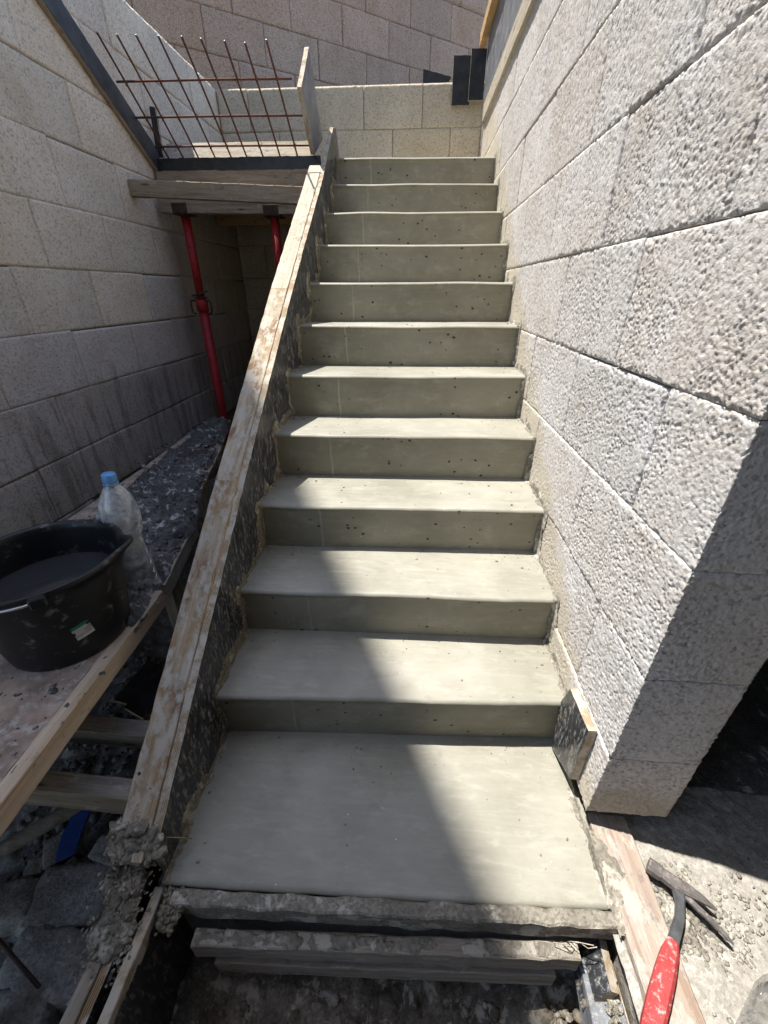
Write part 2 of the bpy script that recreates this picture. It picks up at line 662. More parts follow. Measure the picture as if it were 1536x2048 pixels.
M = {}
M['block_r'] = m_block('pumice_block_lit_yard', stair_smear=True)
M['block_l'] = m_block('pumice_block')
M['block_far'] = m_block('pumice_block_far', coarse_bump=True)
M['core'] = m_flat('bedding_mortar', (.20, .185, .16), .95, var=.25, scale=30, bump=.6)
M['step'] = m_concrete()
M['stringer'] = m_wood('stained_stringer_wood', (.25, .185, .115), (.41, .335, .24), (.53, .46, .36), cement=.60, rust=.75, cem_col=(.44, .405, .345))
M['wood'] = m_wood('weathered_wood', (.22, .165, .115), (.36, .29, .215), (.48, .41, .32), cement=.30, rust=.15)
M['wood_pale'] = m_wood('pale_cement_stained_wood', (.34, .28, .20), (.48, .41, .31), (.58, .52, .43), cement=.5)
M['wood_new'] = m_wood('new_pine', (.38, .23, .11), (.52, .34, .17), (.60, .43, .24), cement=.08, rust=.05)
M['wood_plank'] = m_wood('clean_plank_edge', (.42, .30, .19), (.56, .43, .30), (.62, .50, .37), cement=.12)
M['wood_grey'] = m_wood('grey_formwork_wood', (.20, .165, .13), (.32, .275, .22), (.42, .375, .31), cement=.35)
M['wood_pink'] = m_wood('limewashed_plank', (.25, .18, .145), (.36, .30, .25), (.43, .38, .33), cement=.55, rust=.22, cem_col=(.40, .375, .33))
M['deck'] = m_flat('worn_platform_ply', (.38, .28, .215), .85, var=.5, scale=13, bump=.5, dust=.5, dustc=(.48, .45, .40))
M['film'] = m_film('scraped_black_film_ply', .80, scratch=(.34, .33, .31))
M['film_clean'] = m_film('black_film_ply', .18)
M['film_grey'] = m_film('greyed_film_ply', .75, base=(.10, .105, .115), tan=(.34, .32, .28), scratch=(.42, .42, .42))
M['film_slate'] = m_film('dusty_black_film_ply', .35, base=(.03, .032, .036), scratch=(.20, .20, .21), tan=(.17, .165, .155))
M['edge'] = m_plyedge('ply_edge')
M['edge_pale'] = m_plyedge('cement_caked_ply_edge', a=(.36, .28, .19), b=(.22, .16, .10), cem=.55)
M['rebar'] = m_flat('rusty_rebar', (.15, .062, .038), .85, var=.4, scale=60, bump=.5, dust=.1)
M['red'] = m_flat('red_prop_paint', (.36, .018, .022), .5, var=.35, scale=18, bump=.3, dust=.34, dustc=(.20, .085, .065))
M['rust'] = m_flat('rusted_steel', (.075, .045, .035), .8, metal=.3, var=.4, scale=40, bump=.5, dust=.15)
M['steel'] = m_flat('dull_steel', (.17, .155, .15), .5, metal=.45, var=.3, scale=40, bump=.3, dust=.5, dustc=(.34, .30, .26))
M['chrome'] = m_flat('scuffed_steel', (.28, .29, .31), .3, metal=.85, var=.3, scale=50, bump=.2, dust=.35, dustc=(.40, .38, .34))
M['grip'] = m_flat('worn_red_rubber', (.40, .045, .045), .7, var=.3, scale=34, bump=.4, dust=.42, dustc=(.54, .36, .33))
M['bucket'] = m_flat('black_bucket_plastic', (.009, .009, .010), .42, var=.3, scale=13, bump=.25, dust=.30, dustc=(.16, .155, .145))
M['wire'] = m_flat('galvanised_wire', (.55, .55, .55), .3, metal=.9, var=.2, scale=60, bump=.1)
M['water'] = m_water()
M['pet'] = m_pet('clear_plastic', haze=.34)
M['pet_dirty'] = m_pet('dusty_clear_plastic', tint=(.80, .80, .79), haze=.07, wob=.06)
M['ink'] = m_flat('dark_pen_ink', (.03, .032, .05), .6, var=.1)
M['cap'] = m_flat('blue_cap_plastic', (.11, .30, .58), .4, var=.1, scale=30, bump=.05)
M['blue'] = m_flat('blue_plastic', (.018, .05, .21), .45, var=.25, scale=30, bump=.1, dust=.2, dustc=(.12, .13, .16))
M['mortar_wet_room_shade'] = m_mortar('wet_mortar_and_room_shade', (.075, .073, .069), (.17, .163, .15), (.46, .445, .415), pf=.40)
M['mortar_grey'] = m_mortar('grey_mortar', (.17, .155, .125), (.30, .275, .225), (.44, .41, .35), pf=.5)
M['mortar_tan'] = m_mortar('tan_mortar_fillet', (.17, .145, .10), (.29, .25, .18), (.40, .36, .28), pf=.45)
M['soil'] = m_mortar('dusty_rubble_ground', (.15, .14, .125), (.28, .26, .23), (.38, .355, .315), pf=.35, rough=.95)
M['pit'] = m_mortar('damp_pit_ground', (.09, .075, .056), (.27, .235, .185), (.40, .365, .31), pf=.45, scale=1.3, rough=.9)
M['dust'] = m_mortar('white_dusty_floor', (.29, .27, .235), (.37, .35, .315), (.43, .41, .37), pf=.45, scale=3.0, rough=.95, grain=(.80, 1.0))
M['pebble'] = m_mortar('dusty_pebble', (.22, .20, .165), (.33, .31, .265), (.42, .40, .35), pf=.5, rough=.95)
M['rubble'] = m_mortar('broken_block_concrete', (.24, .225, .20), (.38, .36, .325), (.46, .435, .395), pf=.4, rough=.95)
M['ground'] = m_mortar('yard_ground', (.16, .145, .12), (.30, .275, .235), (.40, .37, .32), pf=.5, rough=.95)
M['plaster'] = m_flat('grey_render', (.24, .22, .195), .9, var=.2, scale=3, bump=.3)


def sticker_mat():
    N = NT('bucket_label_print')
    u = N.sep(N.obj())
    # local X across (metres), local Z up
    white = (.55, .56, .52)
    c = N.mix(N.rng(u[2], .0125, .0130), white, (.02, .16, .12))
    lines = N.math('SINE', N.math('MULTIPLY', u[2], 2 * math.pi / .0042))
    band = N.math('MULTIPLY', N.rng(u[2], -.004, -.0035), N.rng(u[2], .011, .0105))
    c = N.mix(N.math('MULTIPLY', band, N.rng(lines, .2, .5, 0, .6)), c, (.12, .12, .11))
    bars = N.noise(N.mapv(N.obj(), (1, 0, 0)), 900, 0)
    bb = N.math('MULTIPLY', N.rng(u[2], -.006, -.0065), N.rng(u[2], -.0155, -.015))
    c = N.mix(N.math('MULTIPLY', bb, N.rng(bars, .48, .52, 0, .75)), c, (.05, .05, .05))
    c = N.mix(N.rng(N.noise(N.pos(), 60, 5, .7), .52, .66, 0, .7), c, (.10, .10, .095))
    return N.out(c, .5, None, spec=.3)


M['sticker'] = sticker_mat()


# ------------------------------------------------------------------ block walls
def block_disp(P, D, seed, amp=1.0):
    """relief (metres, negative = into the wall) of a pumice-concrete face; D = distance to the block's edge"""
    q = P / .0054
    f1, cid = worley(q, 3)
    pit = np.where(cid < .36, 1.0, 0.0) * sstep(.72, .35, f1)
    grain = -(f1 ** 2) * .0011 - pit * .0021 - np.where(cid > .8, 0.0, .0007)
    grain = grain - vnoise(P / .0036, 9) * .0012
    mask = sstep(.34, .56, fbm(P * 11 + seed * 1.7, 21, 3))
    h = grain * (.6 + .5 * mask)
    big = (fbm(P * 5 + seed, 31, 3) - .5) * .0012
    chip = sstep(.006, .0, D + (vnoise(P * 90, 41) - .5) * .012) * -.0026
    return (h + big) * amp + chip * amp


def block(parent, wallmat, O, t, n, L, H, res, seed, color, wrap=0.0, depth=.05, inset=.0026, proud=0.0, gv=None):
    """one block: face at O (lower corner), running L along t and H up, n is the outward normal; wrap>0 turns the sheet round
    the start corner (-t side) by that length"""
    t, n, up = np.array(t, float), np.array(n, float), np.array((0, 0, 1.0))
    O = np.array(O, float) + n * proud
    g = inset
    us = np.linspace(g, L - g, max(4, int(L / res) + 1))
    gv = g if gv is None else gv
    vs_ = np.linspace(gv, H - gv, max(4, int(H / res) + 1))
    if wrap:
        wu = np.linspace(-wrap + g, -res * .5, max(3, int(wrap / res)))
        us = np.concatenate([wu, np.linspace(res * .5, L - g, max(4, int(L / res)))])
    nu, nv = len(us), len(vs_)
    U, Vv = np.meshgrid(us, vs_, indexing='ij')
    U, Vv = U.ravel(), Vv.ravel()
    P = np.zeros((len(U), 3))
    Nn = np.zeros((len(U), 3))
    fr = U >= 0
    P[fr] = O + U[fr, None] * t + Vv[fr, None] * up
    Nn[fr] = n
    P[~fr] = O + U[~fr, None] * n + Vv[~fr, None] * up       # negative U runs into the wall along -n
    Nn[~fr] = -t
    if wrap:
        k = np.exp(-np.abs(U) / .006)[:, None]
        Nn = Nn * (1 - k * .5) + (n - t) * .5 * k
        Nn /= np.linalg.norm(Nn, axis=1)[:, None]
    du = np.minimum(U - us[0], us[-1] - U) if not wrap else np.minimum(np.minimum(U - us[0], us[-1] - U), np.abs(U) + .006)
    D = np.minimum(du, np.minimum(Vv - vs_[0], vs_[-1] - Vv))
    amp = 1.0 if res < .02 else .3
    P = P + Nn * block_disp(P, D, seed, amp)[:, None]
    F = grid_faces(nu, nv)
    idx = np.arange(nu * nv).reshape(nu, nv)
    loop = np.concatenate([idx[:, 0], idx[-1, 1:], idx[-2::-1, -1], idx[0, -2:0:-1]])
    back = P[loop] - Nn[loop] * depth
    m = len(loop)
    base = len(P)
    V = np.concatenate([P, back])
    a = np.arange(m)
    b = (a + 1) % m
    S = np.stack([loop[a], base + a, base + b, loop[b]], 1)
    F = np.concatenate([F, S])
    # orientation: make the sheet face outward
    v0, v1, v2 = V[F[0][0]], V[F[0][1]], V[F[0][2]]
    if np.dot(np.cross(v1 - v0, v2 - v0), Nn[0]) < 0:
        F = F[:, ::-1].copy()
    o = mk('block', V, F, wallmat, parent, smooth=True)
    o.color = (*color, 1)
    return o


CAMP = np.array(cam.location)


def lod(c, k=.0023, lo=.0024, hi=.014):
    return float(np.clip(np.linalg.norm(np.array(c) - CAMP) * k, lo, hi))


def tint(base, sd, amt=.07, warm=.03):
    r = random.Random(sd)
    v = 1 + r.uniform(-amt, amt)
    w = r.uniform(-warm, warm)
    return (base[0] * v * (1 + w), base[1] * v, base[2] * v * (1 - w * 1.3))


# right wall: yard face x = 1.0, end face y = -0.17, 0.2 thick
rw = empty('block_wall', (1.1, 1.7, 0.03), 'tall sunlit wall of rough pumice blocks on the right of the stairs', 'wall')
cbox('mortar_core', (1.014, -.155, .04), (1.186, 3.6, 2.325), M['core'], rw, ch=0)
zc = [.045, .268, .526, .785, 1.037, 1.289, 1.546, 1.81, 2.07, 2.33]
sd = 1
for i in range(len(zc) - 1):
    z0, z1 = zc[i], zc[i + 1]
    j = .056 if i % 2 == 1 else .30
    ys = [-.17]
    y = j
    while y < 3.6:
        ys.append(y)
        y += .48
    ys.append(3.6)
    if ys[-1] - ys[-2] < .05:
        ys.pop(-2)
    for k in range(len(ys) - 1):
        sd += 1
        y0, y1 = ys[k], ys[k + 1]
        c = (1.0, (y0 + y1) / 2, (z0 + z1) / 2)
        if z1 < .69 * y0 - .15:
            continue                                   # buried behind the stair body
        res = lod(c)
        if z0 > 1.5 and y1 < .25:
            res = .03
        first = k == 0
        jz = 0.0
        base = (.60, .582, .572)
        if i in (1, 2, 3) and k < 3: base = (.595, .582, .58)
        block(rw, M['block_r'], (1.0, y0, z0 + (jz if i else 0)), (0, 1, 0), (-1, 0, 0), y1 - y0, z1 - z0 - random.choice((0, 0, .001, .003, .005)), res, sd,
              tint(base, sd, .04, .012), wrap=.2 if first else 0, proud=random.uniform(-.002, .002),
              inset=random.uniform(.0024, .0042), gv=.0003)

# left wall: face x = -1.12
lw = empty('block_wall', (-1.22, 1.3, -.3), 'shaded pumice block wall left of the stairs, stained and shade-tinted near its foot', 'wall')
cbox('mortar_core', (-1.31, -.18, -.35), (-1.134, 3.68, 2.585), M['core'], lw, ch=0)
zl = [-.29, -.03, .236, .492, .761, 1.024, 1.282, 1.538, 1.797, 2.056, 2.330, 2.60]
for i in range(len(zl) - 1):
    z0, z1 = zl[i], zl[i + 1]
    j = 1.29 if i % 2 == 0 else 1.52
    # courses alternate so that the joints fall as in the photograph
    j = {3: 1.517, 4: 1.284 + .464, 5: 1.537, 6: 1.293 + .46, 7: 1.52, 8: 1.292, 9: 1.519, 10: 1.30}.get(i, j)
    ys = [j + .46 * q for q in range(-6, 6)]
    ys = [y for y in ys if -.2 < y < 3.62]
    ys = ys + [3.68]
    for k in range(len(ys) - 1):
        sd += 1
        y0, y1 = ys[k], ys[k + 1]
        if i < 2 and y0 > .9:
            continue
        c = (-1.12, (y0 + y1) / 2, (z0 + z1) / 2)
        res = lod(c, .0032, .005)
        if y1 < .4 or (z0 > 1.6 and y1 < 1.0):
            res = .03
        base = (.84, .75, .625) if z0 > 1.0 else ((.70, .64, .585) if z0 > .75 else (.54, .495, .455))  # lower courses: weaker light put into the colour, over greyer blocks
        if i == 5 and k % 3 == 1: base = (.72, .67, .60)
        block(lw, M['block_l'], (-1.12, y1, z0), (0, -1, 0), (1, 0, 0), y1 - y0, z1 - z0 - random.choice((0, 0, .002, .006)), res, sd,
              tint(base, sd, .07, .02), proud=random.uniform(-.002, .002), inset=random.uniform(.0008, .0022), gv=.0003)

# back wall behind the upper landing: face y = 3.6
bw = empty('block_wall', (-.06, 3.7, -.3), 'low beige block wall closing the top of the stairs', 'wall')
cbox('mortar_core', (-1.118, 3.614, -.35), (1.0, 3.79, 2.585), M['core'], bw, ch=0)
zb = [.0, .26, .52, .78, 1.04, 1.30, 1.555, 1.81, 2.07, 2.337, 2.60]
for i in range(len(zb) - 1):
    z0, z1 = zb[i], zb[i + 1]
    j = .062 if i % 2 == 1 else .293
    xs = [j + .465 * q for q in range(-4, 3)]
    xs = [-1.118] + [x for x in xs if -1.05 < x < .93] + [1.0]
    for k in range(len(xs) - 1):
        sd += 1
        x0, x1 = xs[k], xs[k + 1]
        if z1 < 1.8 and x0 > -.05:
            continue
        block(bw, M['block_l'], (x0, 3.6, z0), (1, 0, 0), (0, -1, 0), x1 - x0, z1 - z0 - random.uniform(0, .003), lod((x0, 3.6, z0), .0026, .008), sd,
              tint((.66, .58, .45), sd, .06, .02), proud=random.uniform(-.002, .002), inset=random.uniform(.001, .0022), gv=.0004)

# neighbouring building: an oblique wall beyond, and the tall side wall whose top edge shades the foot of the stairs
nb = empty('neighbour_building', (-1.25, 3.9, -.4), 'tall shaded neighbouring block wall standing askew beyond the back wall', 'building')
D0 = np.array((.816, .578, 0))
N0 = np.array((.578, -.816, 0))
P0 = np.array((-1.25, 3.9, 0))
fw = mk('mortar_core', [P0 + D0 * s - N0 * d + np.array((0, 0, z)) for s in (-2.3, 6.2) for d in (.014, .24) for z in (-.4, 4.1)],
        [(0, 1, 3, 2), (4, 6, 7, 5), (0, 4, 5, 1), (2, 3, 7, 6), (1, 5, 7, 3), (0, 2, 6, 4)], M['core'], nb)
zf = [2.37, 2.644, 2.918, 3.192, 3.466, 3.74, 4.1]
for i in range(len(zf) - 1):
    j = {3: .245, 2: -.01, 1: .245, 4: -.01}.get(i, .1)
    ss = [j + .502 * q for q in range(-3, 11)]
    for k in range(len(ss) - 1):
        if i >= 5 and k % 1 == 0:
            pass
        sd += 1
        O = P0 + D0 * ss[k] + np.array((0, 0, zf[i]))
        block(nb, M['block_far'], O, D0, N0, .502, zf[i + 1] - zf[i], .03 if i > 4 else .012, sd, tint((.54, .41, .33), sd, .08, .03), proud=random.uniform(-.002, .003), inset=.002)
# side wall, 12 m high, running towards the viewer outside the left wall
A = np.array((-3.440, .864, 0))
E_ = np.array((.43, -.903, 0))
Nn_ = np.array((.903, .43, 0))
mk('side_wall', [A + E_ * s - Nn_ * d + np.array((0, 0, z)) for s in (-2.35, 2.4) for d in (0, .25) for z in (-.4, 12.0)],
   [(0, 1, 3, 2), (4, 6, 7, 5), (0, 4, 5, 1), (2, 3, 7, 6), (1, 5, 7, 3), (0, 2, 6, 4)], M['plaster'], nb)

cbox('sky_blocker_wing', (-.75, -2.9, -.4), (5.5, -2.0, 6.0), M['plaster'], nb, ch=0)  # unseen block added behind the camera to cut sky light on the risers
# the dark room behind the right wall
rm = empty('unfinished_room', (2.6, 1.6, -.05), 'dark unfinished room behind the right block wall', 'room')
cbox('roof_slab', (1.19, -.165, 2.75), (4.4, 4.2, 2.95), M['plaster'], rm, ch=0)
cbox('sky_blocker_slab', (.52, -1.99, 2.97), (4.4, -.30, 3.15), M['plaster'], rm, ch=0)  # unseen slab added overhead to keep sky light off the wall end
cbox('sky_blocker_wall', (2.5, -1.99, -.4), (2.9, -.17, 2.748), M['plaster'], rm, ch=0)  # unseen wall added with the slab to close off more sky light
cbox('light_blocker_lintel', (1.215, -.155, .58), (4.4, .04, 2.748), M['plaster'], rm, ch=0)  # unseen wall added over the opening to keep light out of the room
cbox('back_wall', (1.19, 4.0, -.1), (4.4, 4.2, 2.748), M['plaster'], rm, ch=0)
cbox('side_wall', (4.2, -.165, -.1), (4.4, 3.998, 2.748), M['plaster'], rm, ch=0)
cbox('upper_wall', (1.19, -.16, 2.34), (1.30, 4.0, 2.748), M['plaster'], rm, ch=0)

# ------------------------------------------------------------------ ground
g = mk('ground', [(-150, -150, -.50), (150, -150, -.50), (150, 150, -.50), (-150, 150, -.50)], [(0, 1, 2, 3)], M['ground'])
tag(g, kind='structure')


def field(name, x0, x1, y0, y1, res, fn, mat, label=None, cat=None, kind=None, parent=None, skirt=.15):
    xs = np.linspace(x0, x1, max(3, int((x1 - x0) / res)))
    ys = np.linspace(y0, y1, max(3, int((y1 - y0) / res)))
    X, Y = np.meshgrid(xs, ys, indexing='ij')
    X, Y = X.ravel(), Y.ravel()
    Q = np.stack([X, Y, np.zeros_like(X)], 1)
    Z = fn(X, Y, Q)
    V = np.stack([X, Y, Z], 1)
    o = mk(name, V, grid_faces(len(xs), len(ys)), mat, parent, smooth=True)
    return tag(o, label, cat, None, kind)


def f_pit(X, Y, Q):
    w, c = worley(Q / .035, 3)
    w2, c2 = worley(Q / .014, 4)
    return -.36 + (fbm(Q * 7, 4, 4) - .5) * .07 - w * .012 * (c > .4) - w2 * .006 + .05 * sstep(.75, 1.0, X)


field('pit_ground', -.03, 1.06, -1.5, -.33, .006, f_pit, M['pit'], kind='structure')


def f_soil(X, Y, Q):
    w, c = worley(Q / .05, 13)
    w2, c2 = worley(Q / .018, 14)
    return -.235 + (fbm(Q * 5, 14, 4) - .5) * .10 - w * .022 + (c > .7) * .018 * sstep(.5, .1, w) - w2 * .009 + .05 * sstep(-.3, .3, Y)


field('rubble_ground', -1.16, -.075, -1.5, 3.5, .011, f_soil, M['soil'], kind='structure')


def f_dust(X, Y, Q):
    w, c = worley(Q / .012, 23)
    w3, c3 = worley(Q / .022, 33)
    return -.020 + (fbm(Q * 6, 24, 4) - .5) * .009 - w * .0035 - w3 * .004 * (c3 > .5) + .006 * sstep(.5, .7, fbm(Q * 14, 27, 3)) - .02 * sstep(1.25, 1.6, X)


field('yard_floor', 1.0, 2.6, -1.5, -.05, .0065, f_dust, M['dust'], kind='structure')
cbox('room_floor', (1.19, -.052, -.12), (4.4, 4.0, -.034), M['mortar_wet_room_shade'], ch=0)  # dark colour stands in for the shade inside the room
tag(bpy.data.objects['room_floor'], kind='structure')
cbox('yard_slab', (1.03, -1.5, -.5), (2.6, .98, -.06), M['ground'], ch=0)
tag(bpy.data.objects['yard_slab'], kind='structure')

# ------------------------------------------------------------------ the concrete stairs
stair = empty('staircase', (.5, 1.1, -.4), 'freshly cast grey concrete staircase of twelve steps between board and wall', 'staircase')
HR = .1755
yl = [-.362, -.006, .246, .497, .762, 1.013, 1.266, 1.517, 1.79, 2.045, 2.31, 2.548, 3.62]
yr = [-.338, .040, .270, .533, .787, 1.060, 1.306, 1.566, 1.815, 2.09, 2.36, 2.606, 3.62]
for k in range(12):
    z = HR * k
    zb_ = z - HR - .03 if k else -.40
    nx = 140 if k < 5 else 90
    xs = np.linspace(-.004, 1.012, nx)
    nr = 16 if k < 6 else 10
    prof = []                                            # (kind, a, b): a along riser up, then nosing, then tread back
    zr = np.linspace(zb_, z - .0135, nr)
    rows = [('r', q, 0) for q in zr]
    for a in np.linspace(0, 90, 6):
        rows.append(('n', a, 0))
    nt = 22 if k < 6 else 10
    for q in np.linspace(.0, 1.0, nt)[1:]:
        rows.append(('t', q, 0))
    V = []
    for kind, a, _ in rows:
        f = (xs - 0.0) / 1.0
        y0 = yl[k] + (yr[k] - yl[k]) * f
        y1 = yl[k + 1] + (yr[k + 1] - yl[k + 1]) * f + .03
        wob = (vnoise(np.stack([xs * 5, np.full_like(xs, k * 7.7), xs * 0], 1), 51) - .5) * .006 + (vnoise(np.stack([xs * 26, np.full_like(xs, k * 3.1), xs * 0], 1), 52) - .5) * .0022
        zw = (vnoise(np.stack([xs * 4, np.full_like(xs, k * 5.3), xs * 0 + 3], 1), 53) - .5) * .006
        lean = .010
        if kind == 'r':
            yy = y0 + .003 + wob * .5 + lean * (z - .010 - a) / HR * (1 if k else 0)
            zz = np.full_like(xs, a) + zw * (a - zb_) / (z - zb_ + 1e-6)
        elif kind == 'n':
            t = R(a)
            rr = .0125
            yy = y0 - .002 + rr * (1 - math.cos(t)) + wob
            zz = z - rr + rr * math.sin(t) * 1.04 + zw
        else:
            yy = y0 + .0105 + (y1 - y0 - .0105) * a + wob * (1 - a)
            zz = z + .0003 - .0008 * min(1, a * 12) + zw * (1 - a) + (vnoise(np.stack([xs * 6, yy * 9, xs * 0 + k], 1), 54) - .5) * .003 + .004 * sstep(.9, 1.0, np.full_like(xs, a)) * 0
        V.append(np.stack([xs, yy, zz], 1))
    V = np.stack(V, 1).reshape(-1, 3)
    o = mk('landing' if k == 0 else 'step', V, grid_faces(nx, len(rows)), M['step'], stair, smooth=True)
# body under the steps
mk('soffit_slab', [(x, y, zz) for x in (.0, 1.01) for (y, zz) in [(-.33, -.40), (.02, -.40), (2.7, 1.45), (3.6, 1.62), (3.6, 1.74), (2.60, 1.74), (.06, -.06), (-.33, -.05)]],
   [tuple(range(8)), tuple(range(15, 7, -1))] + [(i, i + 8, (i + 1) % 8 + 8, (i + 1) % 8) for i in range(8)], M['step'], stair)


rg_ = np.random.default_rng(91)
c, s = [], []
for q in range(1100):
    k = int(rg_.integers(0, 9))
    x = rg_.random()
    x = .012 + .976 * (x ** 2.2 if rg_.random() < .5 else 1 - x ** 2.2)
    f = rg_.random()
    f = 1 - .25 * f ** 2 if rg_.random() < .6 else f
    ya, yb = yl[k] + (yr[k] - yl[k]) * x, yl[k + 1] + (yr[k + 1] - yl[k + 1]) * x
    c.append((x, ya + .014 + (yb - ya - .016) * f, HR * k + .0002))
    s.append(.0007 + min(.0035, rg_.exponential(.0009)))
V, F = lumps(c, s, 1, (1.1, 1.1, .7), .45, 92)
tag(mk('mortar_grit', V, F, M['mortar_grey'], stair, smooth=True), kind='stuff')


# rough mortar left in the corner between the steps and the wall, and between the steps and the form board
def fillet(name, x, sx, mat, across, upw, thick, seed, yy):
    """an uneven smear running down the stair profile: ACROSS the step, UPW up the side face"""
    pts, nrm = [], []
    for k in range(12):
        zt = HR * k
        if k:
            for q in np.arange(zt - HR + .002, zt, .004):
                pts.append((yy[k] - .001, q)); nrm.append((-1, 0))
        y1 = yy[k + 1] if k < 11 else yy[k] + .25
        for q in np.arange(yy[k], y1 - .002, .004):
            pts.append((q, zt)); nrm.append((0, 1))
    pts, nrm = np.array(pts), np.array(nrm, float)
    n = len(pts)
    # soften the turn of the normal at the corners
    for _ in range(4):
        nrm[1:-1] = (nrm[:-2] + nrm[1:-1] * 2 + nrm[2:]) / 4
    nrm /= np.linalg.norm(nrm, axis=1)[:, None]
    s_ = np.arange(n) * .004
    one = np.zeros(n)
    na = fbm(np.stack([s_ * 22, one + seed, one], 1), seed, 4)
    nb_ = fbm(np.stack([s_ * 16, one + seed + 9, one], 1), seed + 3, 4)
    A_ = across[0] + (across[1] - across[0]) * sstep(.3, .75, na)
    U_ = upw[0] + (upw[1] - upw[0]) * sstep(.3, .72, nb_)
    m = 9
    V = np.zeros((n, m, 3))
    for j in range(m):
        f = j / (m - 1)                          # 0 = top of the smear on the side face, 1 = its edge on the step
        up_ = U_ * max(0, 1 - f * 2)
        ac = A_ * max(0, f * 2 - 1)
        bulge = thick * math.sin(math.pi * f) ** .7
        V[:, j, 0] = x + sx * (ac + bulge * (1 if f < .75 else .3) + (.0 if j else -.001))
        off = up_ + bulge * (1 if f > .4 else .4) - (.0015 if j == m - 1 else 0)
        V[:, j, 1] = pts[:, 0] + nrm[:, 0] * off
        V[:, j, 2] = pts[:, 1] + nrm[:, 1] * off
    V = V.reshape(-1, 3)
    d = (fbm(V * 110, seed + 5, 3) - .5) * thick * 2.4
    V[:, 0] += sx * d
    V[:, 2] += d * .8
    o = mk(name, V, grid_faces(n, m), mat, stair, smooth=True)
    return tag(o, kind='stuff')


fillet('wall_mortar_smear', 1.0, -1, M['mortar_grey'], (.002, .016), (.004, .030), .0022, 5, yr)
fillet('board_mortar_smear', .0, 1, M['mortar_tan'], (.003, .016), (.006, .050), .0026, 6, yl)

# ------------------------------------------------------------------ left form board: black ply with a timber stringer outside it
fb = empty('stringer_form', (-.05, .9, -.3), 'sloping timber and black ply form board along the left edge of the stairs', 'formwork')
SL = .679


def ztop(y):
    return .330 + SL * y + .035 * math.sin(max(0, min(1, (y + .33) / 2.5)) * math.pi)


top = [(y, ztop(y)) for y in np.linspace(-.335, 2.06, 22)]
bot = [(2.30, 1.25), (1.4, .55), (.6, 0.0), (-.05, -.40), (-.70, -.40), (-.70, -.055), (-.335, -.045)]
pts = [(p[0], p[1]) for p in top] + [(2.48, 2.055), (2.575, 2.075), (2.68, 1.955)] + bot
panel('inner_panel', pts, (-.022, 0, 0), (0, 1, 0), (0, 0, 1), .0215, M['film'], M['edge_pale'], fb, rough=.0015)
# the stringer timber: sawn board on edge, top flush with the ply, built as three lengths following the slight bow
prev = None
segs = [-.335, .45, 1.25, 2.20]
for a, b in zip(segs[:-1], segs[1:]):
    P_a = (-.059, a, ztop(a) - .052)
    P_b = (-.059, b, ztop(b) - .052)
    lumber('stringer_timber', P_a, P_b, .072, .100, M['stringer'] if a < 1.0 else M['wood_pale'], fb, up=(0, -SL, 1), rough=.0016)
# split ply layers lifting along the inner edge
for a, b, w in [(-.10, .14, .006), (.10, .44, .005), (.18, .47, .004)]:
    lumber('split_veneer', (-.0195 - w, a, ztop(a) + .0005), (-.0195 - w, b, ztop(b) + .002), .006, .004, M['wood_new'], fb, up=(0, -SL, 1), rough=.001, ch=.0006)
# clinched nail head and rust band plate
lathe('nail_head', [(0.0001, 0), (.011, 0), (.012, .003), (.009, .006), (.0001, .007)], M['rust'], fb, 14,
      M=Matrix.Translation((-.083, -.228, ztop(-.228) + .001)) @ Matrix.Rotation(math.atan(SL), 4, 'X'))
for yy_ in (.60, 1.02, 1.55):
    lathe('nail_head', [(0.0001, 0), (.005, 0), (.0055, .0015), (.004, .003), (.0001, .0035)], M['rust'], fb, 10,
          M=Matrix.Translation((-.062, yy_, ztop(yy_) + .001)) @ Matrix.Rotation(math.atan(SL), 4, 'X'))
for a, l_ in ((-.130, .022), (-.160, .010)):
    lumber('rusty_strap', (-.060, a, ztop(a) + .0012), (-.060, a + l_, ztop(a + l_) + .0012), .070, .0016, M['rust'], fb, up=(0, -SL, 1), rough=.0004, ch=.0004)
# lower boards of the form, in front of the landing
lumber('toe_board', (-.011, -.70, -.052), (-.011, -.365, -.038), .0215, .04, M['edge_pale'], fb, rough=.002)
lumber('outer_board', (-.082, -.85, -.085), (-.082, -.30, -.075), .028, .10, M['wood_grey'], fb, rough=.0015)
panel('outer_panel', [(-.85, -.36), (-.34, -.36), (-.34, -.02), (-.85, -.06)], (-.066, 0, 0), (0, 1, 0), (0, 0, 1), .018, M['film'], M['edge'], fb)
# mortar clump over the foot of the stringer and smears on the landing corner
rng = np.random.default_rng(3)
c, s = [], []
for q in range(900):
    u = rng.random()
    y = -.30 - .20 * u + rng.normal(0, .012)
    x = -.065 + rng.normal(0, .024) - .010 * u
    z = ztop(-.33) + .004 - .155 * u ** .65 + rng.normal(0, .009)
    c.append((x, y, z))
    s.append(rng.uniform(.0016, .0055))
V, F = lumps(c, s, 1, (1, 1, .8), .45, 3)
cb, sb = [], []
for q in range(120):
    y = -.352 + min(.10, rng.exponential(.030))
    cb.append((-.060 + rng.normal(0, .024), y, ztop(max(y, -.335)) + .001 + rng.normal(0, .003) - max(0, (-.335 - y)) * 1.2))
    sb.append(rng.uniform(.007, .014) * (1.2 if y < -.31 else .55))
for q in range(130):
    u = rng.random()
    cb.append((-.068 + rng.normal(0, .016) - .010 * u, -.305 - .20 * u, ztop(-.33) - .008 - .150 * u ** .65))
    sb.append(rng.uniform(.010, .021))
V2, F2 = lumps(cb, sb, 3, (1, 1, .8), .5, 33)
V2 = V2 + (np.stack([fbm(V2 * 70 + k_, 34 + k_, 3) for k_ in range(3)], 1) - .5) * .016
V, F = np.concatenate([V, V2]), np.concatenate([F, F2 + len(V)])
